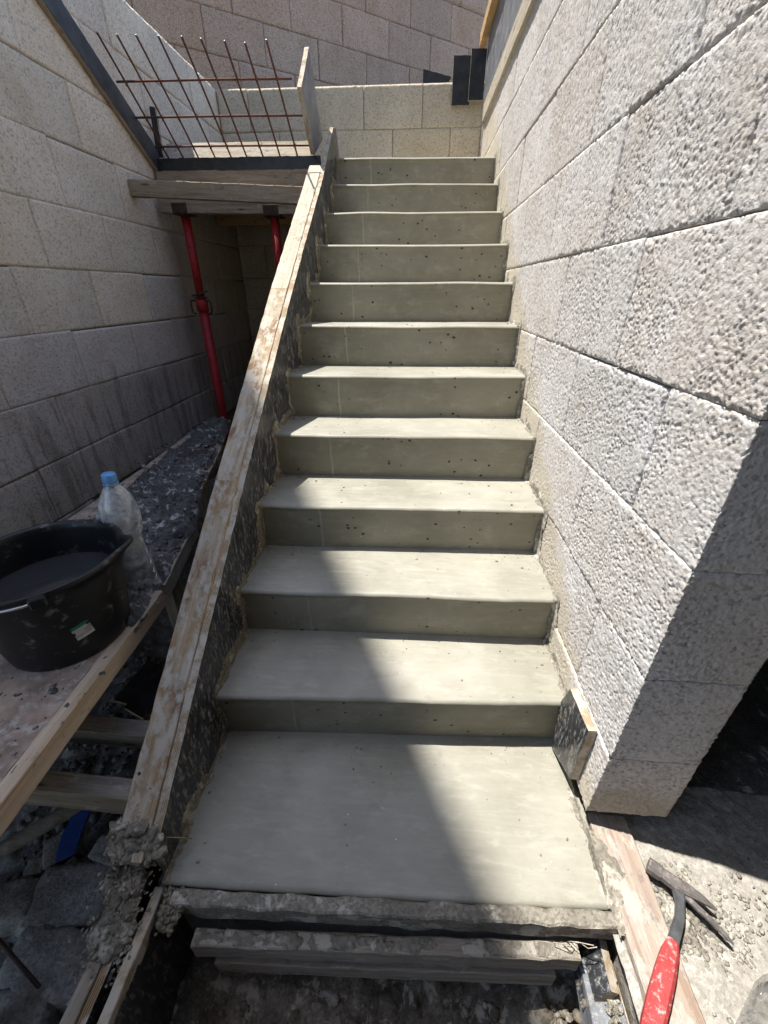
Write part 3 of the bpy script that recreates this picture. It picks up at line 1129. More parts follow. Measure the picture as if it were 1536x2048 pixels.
tag(mk('mortar_clump', V, F, M['mortar_grey'], fb, smooth=True), kind='stuff')
c, s = [], []
for q in range(600):
    u = rng.random()
    c.append((.012 + .055 * rng.random() * (1 - u * .4), -.372 - .055 * u + rng.normal(0, .006), -.012 - .03 * u + rng.normal(0, .004)))
    s.append(rng.uniform(.0025, .0065))
V, F = lumps(c, s, 1, (1, 1, .6), .4, 4)
tag(mk('mortar_smear', V, F, M['mortar_tan'], fb, smooth=True), kind='stuff')
# straw fibre caught in the mortar
tube('straw', [(-.045, -.325, .075), (-.015, -.315, .092), (.022, -.298, .055), (.034, -.285, .022)], .0012, M['wood_new'], fb, 6)

# ------------------------------------------------------------------ front form of the landing
ff = empty('landing_form', (.5, -.40, -.40), 'rough boards forming the front of the lowest landing, caked with mortar', 'formwork')


def lip(X, Y, Q):
    return None


# cement-caked top board
lumber('top_board', (.03, -.383, -.036), (1.008, -.354, -.030), .030, .062, M['mortar_grey'], ff, up=(0, 0, 1), rough=.005, ch=.004)
panel('form_panel', [(0.01, -.40), (1.0, -.40), (1.0, -.03), (0.01, -.03)], (0, -.352, 0), (1, .028, 0), (0, 0, 1), .012, M['film_grey'], M['edge'], ff)
lumber('front_batten', (.085, -.425, -.110), (.935, -.388, -.105), .030, .062, M['wood_grey'], ff, rough=.003, ch=.003)
lumber('lower_batten', (.12, -.425, -.205), (.90, -.392, -.200), .030, .058, M['wood_grey'], ff, rough=.002)
for q in range(7):
    x = .905 + rng.normal(0, .02)
    tube('splinter', [(x, -.375, -.075), (x + rng.normal(0, .008), -.385, -.05 + rng.normal(0, .01)), (x + rng.normal(.01, .012), -.392, -.03 + rng.normal(0, .012))], .0009, M['wood_pale'], ff, 5)

# side form right of the pit, below the painted plank
sf = empty('side_form', (1.0, -.6, -.40), 'grey cement-smeared board edging the pit beside the limewashed plank', 'formwork')
lumber('side_board', (.985, -.385, -.170), (.955, -1.2, -.180), .070, .075, M['film_grey'], sf, rough=.002)
panel('side_panel', [(-1.2, -.42), (-.37, -.42), (-.37, -.135), (-1.2, -.145)], (1.010, 0, 0), (0, 1, 0), (0, 0, 1), .012, M['film_grey'], M['edge'], sf)
c, s = [], []
for q in range(160):
    t = rng.random()
    c.append((1.0 - .008 * t + rng.normal(0, .007), -.375 - .10 * t, -.130 + abs(rng.normal(0, .004))))
    s.append(rng.uniform(.002, .006))
V, F = lumps(c, s, 1, (1, 1, .6), .4, 12)
tag(mk('board_mortar', V, F, M['mortar_grey'], sf, smooth=True), kind='stuff')
oc = panel('ply_offcut', [(-.452, 0), (-.366, 0), (-.362, .098), (-.440, .092)], (.940, 0, -.168), (0, 1, 0), (.50, 0, .866), .022, M['film'], M['edge_pale'])
tag(oc, 'small dark ply offcut standing on the pit edge below the hammer', 'offcut')
oc = panel('ply_offcut', [(-.106, .070), (-.106, .272), (.020, .262), (.045, .165), (.016, .006)], (.976, 0, 0), (0, 1, 0), (0, 0, 1),   .021, M['film'], M['edge_pale'])
tag(oc, 'grey ply offcut wedged against the right wall beside the lowest riser', 'offcut')

# limewashed plank on the floor at the end of the right wall
pk = lumber('floor_plank', (1.068, -.150, -.012), (1.062, -1.25, -.012), .094, .026, M['wood_pink'], None, rough=.0018, ch=.003)
tag(pk, 'limewashed pinkish plank lying along the right edge of the landing', 'plank')


def patch(name, x0, x1, y0, y1, res, z, thick, mask, mat, parent=None):
    """a thin smear with an uneven outline"""
    xs = np.linspace(x0, x1, int((x1 - x0) / res) + 2)
    ys = np.linspace(y0, y1, int((y1 - y0) / res) + 2)
    X, Y = np.meshgrid(xs, ys, indexing='ij')
    X, Y = X.ravel(), Y.ravel()
    Q = np.stack([X, Y, np.full_like(X, z)], 1)
    m = mask(X, Y, Q)
    Z = z - .0008 + thick * sstep(0, .35, m) * (.6 + .8 * fbm(Q * 40, 71, 3))
    F = grid_faces(len(xs), len(ys))
    F = F[m[F].max(1) > 0]
    used = np.unique(F)
    mp = np.full(len(X), -1)
    mp[used] = np.arange(len(used))
    return tag(mk(name, np.stack([X, Y, Z], 1)[used], mp[F], mat, parent, smooth=True), kind='stuff')


patch('batten_mortar', .09, .93, -.445, -.368, .003, -.0785, .009,
      lambda X, Y, Q: .42 - 9 * (np.abs(Y + .425 - (X - .085) * .0435) > .0125) - np.abs(Y + .425 - (X - .085) * .0435) / .015 * .35 + (fbm(Q * 30, 74, 4) - .5) * 1.9 + .25 * sstep(.55, .9, X), M['mortar_grey'], ff)
patch('mortar_smear', 1.004, 1.09, -.40, -.16, .003, .0012, .0022,
      lambda X, Y, Q: 1.1 - np.abs(Y + .275) / .10 - (X - 1.012) / .042 + (fbm(Q * 28, 72, 4) - .5) * 1.6, M['mortar_grey'], stair)

# ------------------------------------------------------------------ gravel and dust by the hammer
c, s = [], []
r2 = np.random.default_rng(44)
for q in range(1500):
    if q < 420:
        x, y = 1.16 + r2.normal(0, .035), -.335 + r2.normal(0, .035)
        z_ = r2.uniform(.002, .0075)
    elif q < 900:
        x, y = 1.24 + r2.normal(0, .07), -.33 + r2.normal(0, .07)
        z_ = r2.uniform(.0015, .0055)
    else:
        x, y = r2.uniform(1.12, 1.75), r2.uniform(-.75, -.12)
        z_ = r2.uniform(.0012, .004)
    if x < 1.118: continue
    c.append((x, y, -.021 + z_ * .1))
    s.append(z_)
V, F = lumps(c, s, 1, (1, 1.25, .6), .3, 16)
tag(mk('floor_gravel', V, F, M['pebble'], None, smooth=True), 'loose dusty pebbles scattered round the hammer on the floor', 'gravel', kind='stuff')
c, s = [], []
for q in range(500):
    x, y = r2.uniform(.1, 1.0), r2.uniform(-.72, -.42)
    if r2.random() < .5: x = 1.0 - abs(r2.normal(0, .12))
    c.append((x, y, -.355 + .05 * max(0, min(1, (x - .75) / .25)) + r2.uniform(-.01, .005)))
    s.append(r2.uniform(.003, .013))
V, F = lumps(c, s, 1, (1, 1.1, .6), .4, 17)
tag(mk('pit_gravel', V, F, M['pit'], None, smooth=True), 'earthy stones and crumbs in the pit below the landing', 'gravel', kind='stuff')

# ------------------------------------------------------------------ hammer
hm = empty('hammer', (1.16, -.31, -.01), 'steel masonry hammer with worn red rubber grip lying on the dusty floor', 'hammer')


def bar(name, pts, secs, mat, parent):
    """tapered square bar through pts with (width, height) at each; widths lie flat"""
    V, F = [], []
    for i, p in enumerate(pts):
        p = Vector(p)
        d = (Vector(pts[min(i + 1, len(pts) - 1)]) - Vector(pts[max(i - 1, 0)])).normalized()
        sd_ = Vector((0, 0, 1)).cross(d).normalized()
        u = d.cross(sd_).normalized()
        w, h = secs[i]
        b = min(w, h) * .22
        for a_, c_ in [(-w / 2 + b, -h / 2), (w / 2 - b, -h / 2), (w / 2, -h / 2 + b), (w / 2, h / 2 - b), (w / 2 - b, h / 2), (-w / 2 + b, h / 2), (-w / 2, h / 2 - b), (-w / 2, -h / 2 + b)]:
            V.append(p + sd_ * a_ + u * c_)
    for i in range(len(pts) - 1):
        for j in range(8):
            F.append((i * 8 + j, i * 8 + (j + 1) % 8, (i + 1) * 8 + (j + 1) % 8, (i + 1) * 8 + j))
    F.append(tuple(range(7, -1, -1)))
    F.append(tuple((len(pts) - 1) * 8 + j for j in range(8)))
    return mk(name, V, F, mat, parent)


bar('head', [(1.116, -.256, .016), (1.136, -.271, .016), (1.140, -.274, .017), (1.160, -.290, .018), (1.180, -.300, .018), (1.203, -.312, .017), (1.226, -.327, .013)],
    [(.028, .028), (.028, .028), (.023, .024), (.027, .022), (.025, .018), (.017, .012), (.005, .005)], M['steel'], hm)
bar('claw', [(1.166, -.300, .012), (1.180, -.318, .013), (1.202, -.345, .014), (1.222, -.368, .010), (1.231, -.378, .006)],
    [(.014, .012), (.012, .010), (.011, .009), (.009, .006), (.004, .003)], M['steel'], hm)
bar('neck', [(1.163, -.294, .014), (1.154, -.320, .013), (1.140, -.345, .012), (1.120, -.368, .012), (1.104, -.386, .012)],
    [(.026, .018), (.018, .014), (.018, .013), (.020, .013), (.020, .013)], M['chrome'], hm)
hp = [(1.105, -.385, .012), (1.090, -.402, .013), (1.065, -.432, .014), (1.035, -.468, .014), (1.010, -.498, .014), (.985, -.530, .014), (.965, -.556, .014), (.955, -.570, .013)]
hs = [(.020, .018), (.029, .026), (.034, .030), (.036, .031), (.035, .030), (.033, .029), (.037, .031), (.026, .022)]
bar('grip', hp, hs, M['grip'], hm)

# dusty plastic bottle in the lower right corner
bt = empty('plastic_bottle', (1.23, -.50, -.02), 'dusty crumpled clear plastic bottle lying in the bottom right corner', 'bottle')
Mb = Matrix.Translation((1.118, -.572, .016)) @ Matrix.Rotation(R(38), 4, 'Z') @ Matrix.Rotation(R(90), 4, 'Y')
prof = [(.0001, .004), (.022, .002), (.034, .001), (.0395, .007), (.040, .020)]
for z_ in np.arange(.026, .150, .021):
    prof += [(.0405, z_), (.0405, z_ + .011), (.0368, z_ + .0135), (.0362, z_ + .0160), (.0395, z_ + .0190)]
prof += [(.0405, .158), (.0405, .176), (.036, .198), (.026, .220), (.0145, .236), (.0135, .240), (.0135, .258)]
lathe('bottle_body', prof, M['pet_dirty'], bt, 48, M=Mb, fr=lambda t, r, z: (r * (1 + .035 * math.sin(2 * t + .6) * math.sin(z * 14)), z))
tc = bpy.data.curves.new('pen_mark', 'FONT')
tc.body = '13'
tc.size = .017
tc.extrude = .0002
tc.materials.append(M['ink'])
tmp = bpy.data.objects.new('pen_mark', tc)
COL.objects.link(tmp)
bpy.context.view_layer.update()
me_ = bpy.data.meshes.new_from_object(tmp)
bpy.data.objects.remove(tmp)
to = bpy.data.objects.new('pen_mark', me_)
put(to, bt)
to.location = Vector((1.151, -.522, .0575)) - Vector(bt.location)
to.rotation_euler = (R(-6), R(-6), R(20))

# ------------------------------------------------------------------ working platform on the left with bucket, bottle and droppings
pf = empty('work_platform', (-.55, .5, -.2), 'mortar-splashed plywood work platform between the form board and left wall', 'platform')
panel('deck_board', [(-.200, -.90), (-.229, -.415), (-.241, -.222), (-.257, .057), (-.272, .25), (-.90, .25), (-.90, -.90)], (0, 0, .342), (1, 0, 0), (0, 1, 0), .018, M['deck'], M['edge'], pf)
panel('deck_board', [(-.264, .254), (-.30, .44), (-.345, .62), (-.44, .88), (-.62, 1.55), (-.80, 2.12), (-.97, 2.12), (-.90, 1.2), (-.86, .254)], (0, 0, .340), (1, 0, 0), (0, 1, 0), .018, M['deck'], M['edge'], pf)
# the light timber under the near edge
lumber('edge_timber', (-.184, -.90, .333), (-.250, .215, .333), .034, .056, M['wood_plank'], pf, rough=.0012)
lumber('edge_timber', (-.262, .25, .324), (-.36, .66, .324), .030, .060, M['wood_grey'], pf, rough=.002)
for (y_, z_, w_) in [(-.075, .085, .06), (-.225, .070, .075)]:
    lumber('cross_batten', (-1.05, y_ + .01, z_), (-.098, y_ - .005, z_ + .004), .048, w_, M['wood_grey'], pf, rough=.002)
for x_, y_ in [(-.30, -.60), (-.88, -.60), (-.34, .40), (-.86, 1.1), (-.86, 2.0), (-.62, 1.25)]:
    lumber('trestle_leg', (x_, y_, -.26), (x_, y_, .338 if y_ > .25 else .340), .045, .07, M['wood_grey'], pf, up=(0, 1, 0))


# droppings: a lumpy crust of mortar over the far deck
def crust():
    xs = np.linspace(-1.0, -.22, 200)
    ys = np.linspace(.02, 2.12, 480)
    X, Y = np.meshgrid(xs, ys, indexing='ij')
    X, Y = X.ravel(), Y.ravel()
    Q = np.stack([X, Y, np.zeros_like(X)], 1)
    w, c_ = worley(Q / .030, 63)
    w2, c2 = worley(Q / .014, 64)
    dens = fbm(Q * 6.5, 65, 4)
    right = np.interp(Y, [.02, .25, .44, .62, .88, 1.55, 2.12], [-.222, -.264, -.298, -.343, -.438, -.62, -.80])
    left = np.interp(Y, [.02, .25, 1.2, 2.12], [-.70, -.74, -.86, -.94])
    e = np.minimum(right - X, X - left)
    e = np.minimum(e, (Y - .10 + (dens - .5) * .5) * .8)
    cover = sstep(-.004, .03, e + (dens - .5) * .05) * sstep(.30, .40, dens + .06)
    h = (.024 * (1 - w ** 2 * 1.1) * (.25 + c_) + .016 * (1 - w2 * 1.2) * (.4 + c2)) * cover + (dens - .45) * .05 * cover
    Z = .3575 + np.where(cover > .02, h, -.012)
    Z = np.maximum(Z, .350)
    F = grid_faces(len(xs), len(ys))
    keep = (cover[F].max(1) > .02)
    F = F[keep]
    used = np.unique(F)
    mp = np.full(len(X), -1)
    mp[used] = np.arange(len(used))
    V = np.stack([X, Y, Z], 1)[used]
    return mk('mortar_droppings', V, mp[F], M['mortar_wet_room_shade'], None, smooth=True)


c, s = [], []
for q in range(1100):
    y = r2.uniform(.18, 2.05)
    rt = float(np.interp(y, [.02, .25, .44, .62, .88, 1.55, 2.12], [-.222, -.264, -.298, -.343, -.438, -.62, -.80]))
    w_ = abs(r2.normal(0, .11)) if r2.random() < .55 else r2.uniform(0, .45)
    c.append((max(-.95, rt + .006 - w_), y, .366 + r2.uniform(0, .016)))
    s.append(.002 + min(.009, r2.exponential(.0030)))
V, F = lumps(c, s, 1, (1.1, 1.1, .75), .45, 21)
tag(mk('mortar_crumbs', V, F, M['mortar_wet_room_shade'], None, smooth=True), 'crumbs of dark mortar strewn over the droppings on the platform', 'mortar', kind='stuff')
tag(crust(), 'dark wet mortar droppings covering the far end of the work platform', 'mortar', kind='stuff')

c, s = [], []
for q in range(420):
    x, y = r2.uniform(-.72, -.21), r2.uniform(-.62, .16)
    c.append((x, y, .3602))
    s.append(.0010 + min(.008, r2.exponential(.0022)))
V, F = lumps(c, s, 1, (1.5, .9, .18), .6, 27)
tag(mk('mortar_splashes', V, F, M['mortar_wet_room_shade'], pf, smooth=True), kind='stuff')

# bucket
bk = empty('mortar_bucket', (-.383, .030, .3605), 'black plastic mortar bucket with murky water, standing on the platform', 'bucket')
RT, RB, HB = .178, .140, .252
SP = R(23)


def spout(t, r, z):
    a = (t - SP + math.pi) % (2 * math.pi) - math.pi
    k = math.exp(-(a / .16) ** 2) * max(0, (z - HB * .72) / (HB * .28)) ** 1.5
    return r + .030 * k, z + .010 * k


def rad(z): return RB + (RT - RB) * z / HB


pr = [(.0001, .004), (RB - .012, .003), (RB - .003, .0), (RB, .004)]
pr += [(rad(z), z) for z in np.linspace(.02, HB - .02, 12)]
pr += [(RT + .004, HB - .016), (RT + .008, HB - .010), (RT + .009, HB - .002), (RT + .005, HB + .002), (RT - .001, HB), (RT - .006, HB - .006)]
pr += [(rad(z) - .005, z) for z in np.linspace(HB - .02, .012, 10)] + [(.0001, .010)]
lathe('bucket_body', pr, M['bucket'], bk, 96, M=Matrix.Translation((-.383, .030, .3605)), fr=spout)
zw = .158
wv = [(-.383, .030, .3605 + zw)]
for j in range(64):
    t = 2 * math.pi * j / 64
    wv.append((-.383 + (rad(zw) - .004) * math.cos(t), .030 + (rad(zw) - .004) * math.sin(t), .3605 + zw))
mk('murky_water', wv, [(0, 1 + j, 1 + (j + 1) % 64) for j in range(64)], M['water'], bk)
for ang in (R(-50), R(130)):
    bx, by = math.cos(ang), math.sin(ang)
    o_ = cbox('handle_boss', (-.016, -.012, -.015), (.016, .012, .013), M['bucket'], bk, ch=.004,
              M=Matrix.Translation((-.383 + bx * (RT + .010), .030 + by * (RT + .010), .3605 + HB - .012)) @ Matrix.Rotation(ang + math.pi / 2, 4, 'Z'))
ha = []
for q in range(25):
    f_ = q / 24
    a_ = R(-50) - f_ * math.pi
    rr_ = RT + .016
    ha.append((-.383 + rr_ * math.cos(a_), .030 + rr_ * math.sin(a_), .3605 + HB - .012 - .006 * math.sin(f_ * math.pi)))
tube('handle_wire', ha, .0032, M['wire'], bk, 8)
# torn paper label on the bucket side
sv, sfc = [], []
nx_, nz_ = 12, 14
ang0 = R(-34)
for i in range(nx_):
    for j in range(nz_):
        u = (i / (nx_ - 1) - .5) * .040
        v = (j / (nz_ - 1) - .5) * .046
        sv.append((u, 0, v))
zl0 = .100
outv = []
for (u, _, v) in sv:
    rr_ = rad(zl0 + v) + .0012
    a_ = u / rr_
    outv.append((rr_ * math.sin(a_), rr_ * (1 - math.cos(a_)) - (rad(zl0 + v) - rad(zl0)), v))
keep = []
for i in range(nx_ - 1):
    for j in range(nz_ - 1):
        if (i > 8 and j in (9, 10)) or (i < 1 and j in (5, 6, 7)) or (i > 9 and j > 11):
            continue
        keep.append((i * nz_ + j, (i + 1) * nz_ + j, (i + 1) * nz_ + j + 1, i * nz_ + j + 1))
rz0 = rad(zl0) + .0012
mk('paper_label', outv, keep, M['sticker'], bk, smooth=True,
   M=Matrix.Translation((-.383 + rz0 * math.cos(ang0), .030 + rz0 * math.sin(ang0), .3605 + zl0)) @ Matrix.Rotation(ang0 + math.pi / 2, 4, 'Z') @ Matrix.Rotation(R(-8), 4, 'Y'))

# clear bottle standing behind the bucket
wb = empty('water_bottle', (-.318, .246, .358), 'clear plastic water bottle with blue cap standing behind the bucket', 'bottle')
bp_ = [(.0001, .006), (.020, .003), (.034, .000), (.043, .006), (.0455, .018)]
bp_ += [(.045, .040), (.0430, .044), (.0445, .050), (.0435, .068), (.041, .072), (.0425, .078), (.040, .098), (.0375, .102), (.0385, .108), (.036, .130), (.0345, .150), (.036, .172), (.040, .178), (.0415, .196), (.0405, .200), (.0435, .206), (.0455, .228), (.0455, .248), (.041, .272), (.031, .296), (.021, .312), (.0155, .320), (.0145, .334)]
Mw = Matrix.Translation((-.318, .246, .358)) @ Matrix.Rotation(R(2), 4, 'Y') @ Matrix.Scale(1.1, 4)
lathe('bottle_body', bp_, M['pet'], wb, 40, M=Mw, fr=lambda t, r, z: (r * (1 + .018 * math.sin(5 * t + z * 55) * (.05 < z < .29)), z))
lathe('bottle_cap', [(.0001, .352), (.0150, .352), (.0165, .349), (.0168, .334), (.0168, .330), (.015, .329)], M['cap'], wb, 28, M=Mw)
lathe('neck_ring', [(.0148, .322), (.0178, .323), (.0178, .326), (.0148, .327)], M['cap'], wb, 28, M=Mw)

# offcuts, rod, strip and broken blocks on the ground left of the form
oc = panel('ply_offcut', [(0, 0), (.085, 0), (.085, .20), (0, .20)], (-.40, .085, -.055), (.80, -.25, -.08), (.32, .90, .10), .018, M['film_clean'], M['edge'])
tag(oc, 'black ply offcut lying on the gravel under the platform edge', 'offcut')
oc = panel('ply_offcut', [(0, 0), (.07, 0), (.07, .16), (0, .16)], (-.47, .125, -.075), (.92, -.15, .0), (.2, .95, .1), .016, M['film_clean'], M['edge'])
tag(oc, 'smaller black ply offcut half hidden behind the larger one on the gravel', 'offcut')
st_ = panel('plastic_strip', [(0, 0), (.045, .01), (.040, .17), (.004, .15), (-.012, .06)], (-.366, -.300, -.135), (.97, .05, .1), (-.3, .9, .12), .003, M['blue'], M['blue'])
tag(st_, 'bright blue plastic strip lying among the broken blocks', 'plastic strip')
rod = tube('steel_rod', [(-.52, -.40, -.13), (-.36, -.458, -.128), (-.225, -.512, -.125)], .0042, M['rust'], None, 8)
tag(rod, 'thin dark steel rod lying across rubble in the lower left corner', 'rod')
pipe = tube('plastic_pipe', [(-.62, -.36, -.125), (-.53, -.30, -.12), (-.395, -.185, -.11), (-.30, -.09, -.11)], .020, M['wood_grey'], None, 14)
tag(pipe, 'grey round pole under the near edge of the platform', 'pole')


def chunk(x, y, z, sx, sy, sz, rz, tilt, seed, label):
    bm = bmesh.new()
    bmesh.ops.create_cube(bm, size=1)
    bmesh.ops.subdivide_edges(bm, edges=list(bm.edges), cuts=9, use_grid_fill=True)
    V = np.array([v.co[:] for v in bm.verts]) * (sx, sy, sz)
    bm.verts.index_update()
    F = [[v.index for v in f.verts] for f in bm.faces]
    bm.free()
    c = V / np.array((sx, sy, sz)) * 2
    k = np.linalg.norm(c, axis=1)[:, None]
    V = V * (1 - .06 * sstep(1.25, 1.73, k))
    nrm = c / k
    V = V + nrm * ((fbm(V * 22 + seed * 3.1, seed, 4) - .5) * .020 * min(1, sx * 9))[:, None] + nrm * ((fbm(V * 90 + seed, seed + 2, 2) - .5) * .009)[:, None]
    o = mk('broken_block', V, F, M['rubble'], None, smooth=True,
           M=Matrix.Translation((x, y, z)) @ Matrix.Rotation(rz, 4, 'Z') @ Matrix.Rotation(tilt, 4, 'X'))
    return tag(o, label, 'broken block', 'broken blocks on the ground left of the form')


chunk(-.295, -.345, -.215, .20, .13, .11, R(8), R(4), 1, 'largest flat broken block beside the mortar clump')
chunk(-.245, -.465, -.220, .23, .11, .11, R(-4), R(2), 2, 'long broken block nearest the grey outer board, under the rod tip')
chunk(-.440, -.372, -.205, .12, .09, .09, R(12), R(-5), 3, 'broken block below the pole at the left picture edge')
chunk(-.395, -.255, -.180, .075, .065, .06, R(35), R(12), 4, 'pointed broken block beside the blue plastic strip')
chunk(-.255, -.255, -.180, .095, .055, .06, R(-12), R(10), 5, 'slab-like broken block right of the blue plastic strip')
chunk(-.178, -.272, -.165, .055, .08, .05, R(-38), R(0), 6, 'rounded stone leaning by the foot of the stringer')
chunk(-.440, -.300, -.190, .045, .04, .04, R(20), R(0), 7, 'small stone left of the pointed broken block')
chunk(-.345, -.300, -.182, .040, .036, .036, R(50), R(0), 8, 'small stone below the tip of the blue strip')
chunk(-.310, -.560, -.225, .20, .10, .11, R(3), R(3), 9, 'broken block with an earthy face at the bottom left corner')
c, s = [], []
for q in range(900):
    x, y = r2.uniform(-.62, -.10), r2.uniform(-.62, .45)
    zz_ = float(f_soil(np.array([x]), np.array([y]), np.array([[x, y, 0.]]))[0])
    c.append((x, y, zz_ + .004))
    s.append(min(.02, .0035 + r2.exponential(.0045)))
V, F = lumps(c, s, 1, (1, 1, .75), .4, 19)
tag(mk('rubble_gravel', V, F, M['soil'], None, smooth=True), 'dark loose gravel on the ground left of the form board', 'gravel', kind='stuff')

# ------------------------------------------------------------------ upper landing formwork, props, rebar
lf = empty('landing_formwork', (-.6, 2.4, 1.6), 'timber formwork of the upper landing with black ply edge', 'formwork')
panel('edge_board', [(-1.118, 1.843), (-.075, 1.838), (-.075, 1.908), (-1.118, 1.910)], (0, 2.418, 0), (1, 0, 0), (0, 0, 1), .018, M['film_clean'], M['edge_pale'], lf)
panel('face_board', [(-1.10, 1.745), (-.14, 1.745), (-.14, 1.836), (-1.10, 1.841)], (0, 2.385, 0), (1, 0, 0), (0, 0, 1), .024, M['wood'], M['wood'], lf)
panel('deck_panel', [(-1.118, 2.42), (-.03, 2.42), (-.03, 3.60), (-1.118, 3.60)], (0, 0, 1.815), (1, 0, 0), (0, 1, 0), .020, M['film_clean'], M['edge'], lf)
lumber('cross_beam', (-1.116, 2.085, 1.708), (-.115, 2.085, 1.660), .050, .078, M['wood'], lf, rough=.002)
lumber('main_beam', (-1.085, 2.318, 1.658), (-.10, 2.318, 1.640), .070, .072, M['wood'], lf, rough=.002)
lumber('joist', (-.80, 2.40, 1.778), (-.80, 3.58, 1.778), .050, .072, M['wood_grey'], lf)
lumber('joist', (-.25, 2.36, 1.778), (-.25, 3.58, 1.778), .050, .072, M['wood_grey'], lf)
lumber('far_beam', (-1.10, 3.20, 1.70), (-.05, 3.20, 1.70), .070, .080, M['wood_new'], lf)
pl_ = lumber('loose_plank', (-1.095, 2.545, 1.966), (-.135, 2.545, 1.964), .028, .108, M['wood_pale'], None, up=(0, .50, .866), rough=.0015)
tag(pl_, 'pale plank standing on edge behind the rebar on the upper landing', 'plank')
sp_ = panel('ply_offcut', [(-.030, 1.925), (.012, 1.925), (.020, 2.155), (-.012, 2.160)], (-1.082, 2.455, 0), (1, 0, 0), (0, 0, 1), .018, M['film_clean'], M['edge_pale'])
tag(sp_, 'narrow upright black ply offcut behind the rebar beside the left wall', 'offcut')

ls = empty('soffit_strip', (-1.11, 1.8, 1.8), 'black ply strip sloping up the left wall from the upper landing', 'formwork')
d_ = Vector((0, -.846, .533))
n_ = Vector((0, .533, .846))
o_ = Vector((-1.094, 2.405, 1.842))
panel('ply_strip', [(-.02, 0), (1.75, 0), (1.75, .112), (.035, .112)], o_, d_, n_, .022, M['film_slate'], M['edge'], ls)
# the panel's thickness must stand out from the wall towards +x
lumber('edge_batten', o_ + Vector((-.013, 0, 0)) - n_ * .004 - d_ * .01, o_ + Vector((-.013, 0, 0)) - n_ * .004 + d_ * 1.75, .020, .007, M['wood'], ls, up=tuple(n_))

up_ = panel('ply_sheet', [(2.14, 2.125), (2.375, 1.905), (2.66, 2.045), (2.40, 2.368)], (-.126, 0, 0), (0, 1, 0), (0, 0, 1), .024, M['film_grey'], M['edge_pale'])
tag(up_, 'grey ply panel leaning up beside the rebar at the stair head, its edge brightly lit', 'formwork')
lumber('wedge_block', (-.09, 2.40, 1.935), (-.055, 2.50, 1.985), .045, .05, M['wood'], up_)

# rebar starter mat
rb = empty('rebar_mat', (-.6, 2.42, 1.91), 'rusty rebar mesh rising from the landing edge towards the viewer', 'rebar')
ang_ = R(37.5)
dv = Vector((0, -math.cos(ang_), math.sin(ang_)))
xb = [-1.028, -.934, -.838, -.733, -.632, -.534, -.433, -.326, -.219]
Ls = [.600, .588, .584, .578, .572, .562, .550, .540, .548]
for x, L_ in zip(xb, Ls):
    b0 = Vector((x, 2.425, 1.910))
    k_ = random.uniform(-.008, .008)
    tip = b0 + dv * L_ + Vector((k_, 0, 0))
    tube('bar', [b0 - dv * .04, b0 + dv * L_ * .5 + Vector((k_ * .3, 0, .004)), tip - dv * .0005], .0051, M['rebar'], rb, 8)
    tube('cut_end', [tip - dv * .0004, tip + dv * .0012], .0052, M['chrome'], rb, 8)
for s_, xa, xz in [(.395, -1.08, -.145), (.225, -1.09, -.125), (.065, -1.075, -.135)]:
    q0 = Vector((xa, 2.425, 1.910)) + dv * s_ + Vector((0, .004, .009))
    q1 = Vector((xz, 2.425, 1.910)) + dv * (s_ - .012) + Vector((0, .004, .009))
    tube('cross_bar', [q0, (q0 + q1) / 2 + Vector((0, 0, .002)), q1], .0051, M['rebar'], rb, 8)


for x, L_ in zip(xb, Ls):
    for s_ in (.395, .225, .065):
        if random.random() < .25:
            continue
        q_ = Vector((x, 2.425, 1.910)) + dv * (s_ - .006) + Vector((0, .002, .005))
        ring = [q_ + Vector((.0095 * math.cos(t_), 0, 0)) + Vector((0, dv.z, -dv.y)) * .0105 * math.sin(t_) + dv * .006 * math.cos(t_) for t_ in np.linspace(0, 6.0, 9)]
        tube('tie_wire', ring + [ring[-1] + Vector((random.uniform(-.012, .012), -.012, .012))], .0012, M['rebar'], rb, 5)


# steel props
def prop(x, y, ztop_, zcol, label):
    e = empty('steel_prop', (x, y, -.2), label, 'prop', 'red steel props under the upper landing')
    tube('outer_tube', [(x, y, -.2), (x, y, zcol)], .0330, M['red'], e, 20)
    tube('inner_tube', [(x, y, zcol - .02), (x, y, ztop_ - .006)], .0270, M['red'], e, 20)
    cbox('base_plate', (x - .06, y - .06, -.206), (x + .06, y + .06, -.2), M['rust'], e, ch=0)
    cbox('head_plate', (x - .055, y - .060, ztop_ - .008), (x + .055, y + .060, ztop_), M['rust'], e, ch=.001)
    cbox('head_flange', (x - .047, y - .066, ztop_ - .004), (x + .047, y - .060, ztop_ + .048), M['rust'], e, ch=.001)
    lathe('collar_nut', [(.033, -.075), (.040, -.073), (.041, -.005), (.036, 0), (.027, .002)], M['red'], e, 20, M=Matrix.Translation((x, y, zcol)))
    lathe('collar_ring', [(.028, .0), (.043, .001), (.043, .010), (.028, .012)], M['rust'], e, 20, M=Matrix.Translation((x, y, zcol + .004)))
    for sgn in (-1, 1):
        tube('handle', [(x + sgn * .036, y - .012, zcol - .008), (x + sgn * .062, y - .016, zcol - .008), (x + sgn * .070, y - .017, zcol - .020), (x + sgn * .070, y - .017, zcol - .075), (x + sgn * .062, y - .016, zcol - .086), (x + sgn * .044, y - .012, zcol - .088)], .0052, M['rust'], e, 8)
    tube('pin', [(x - .05, y - .02, zcol + .022), (x, y - .045, zcol + .028), (x + .075, y - .05, zcol + .050)], .006, M['rust'], e, 8)
    for z_ in np.arange(zcol + .12, ztop_ - .05, .09):
        lathe('pin_hole', [(.0001, 0), (.006, 0), (.006, .001), (.0001, .001)], M['rust'], e, 10, M=Matrix.Translation((x + .006, y - .0268, z_)) @ Matrix.Rotation(R(90), 4, 'X'))
    return e


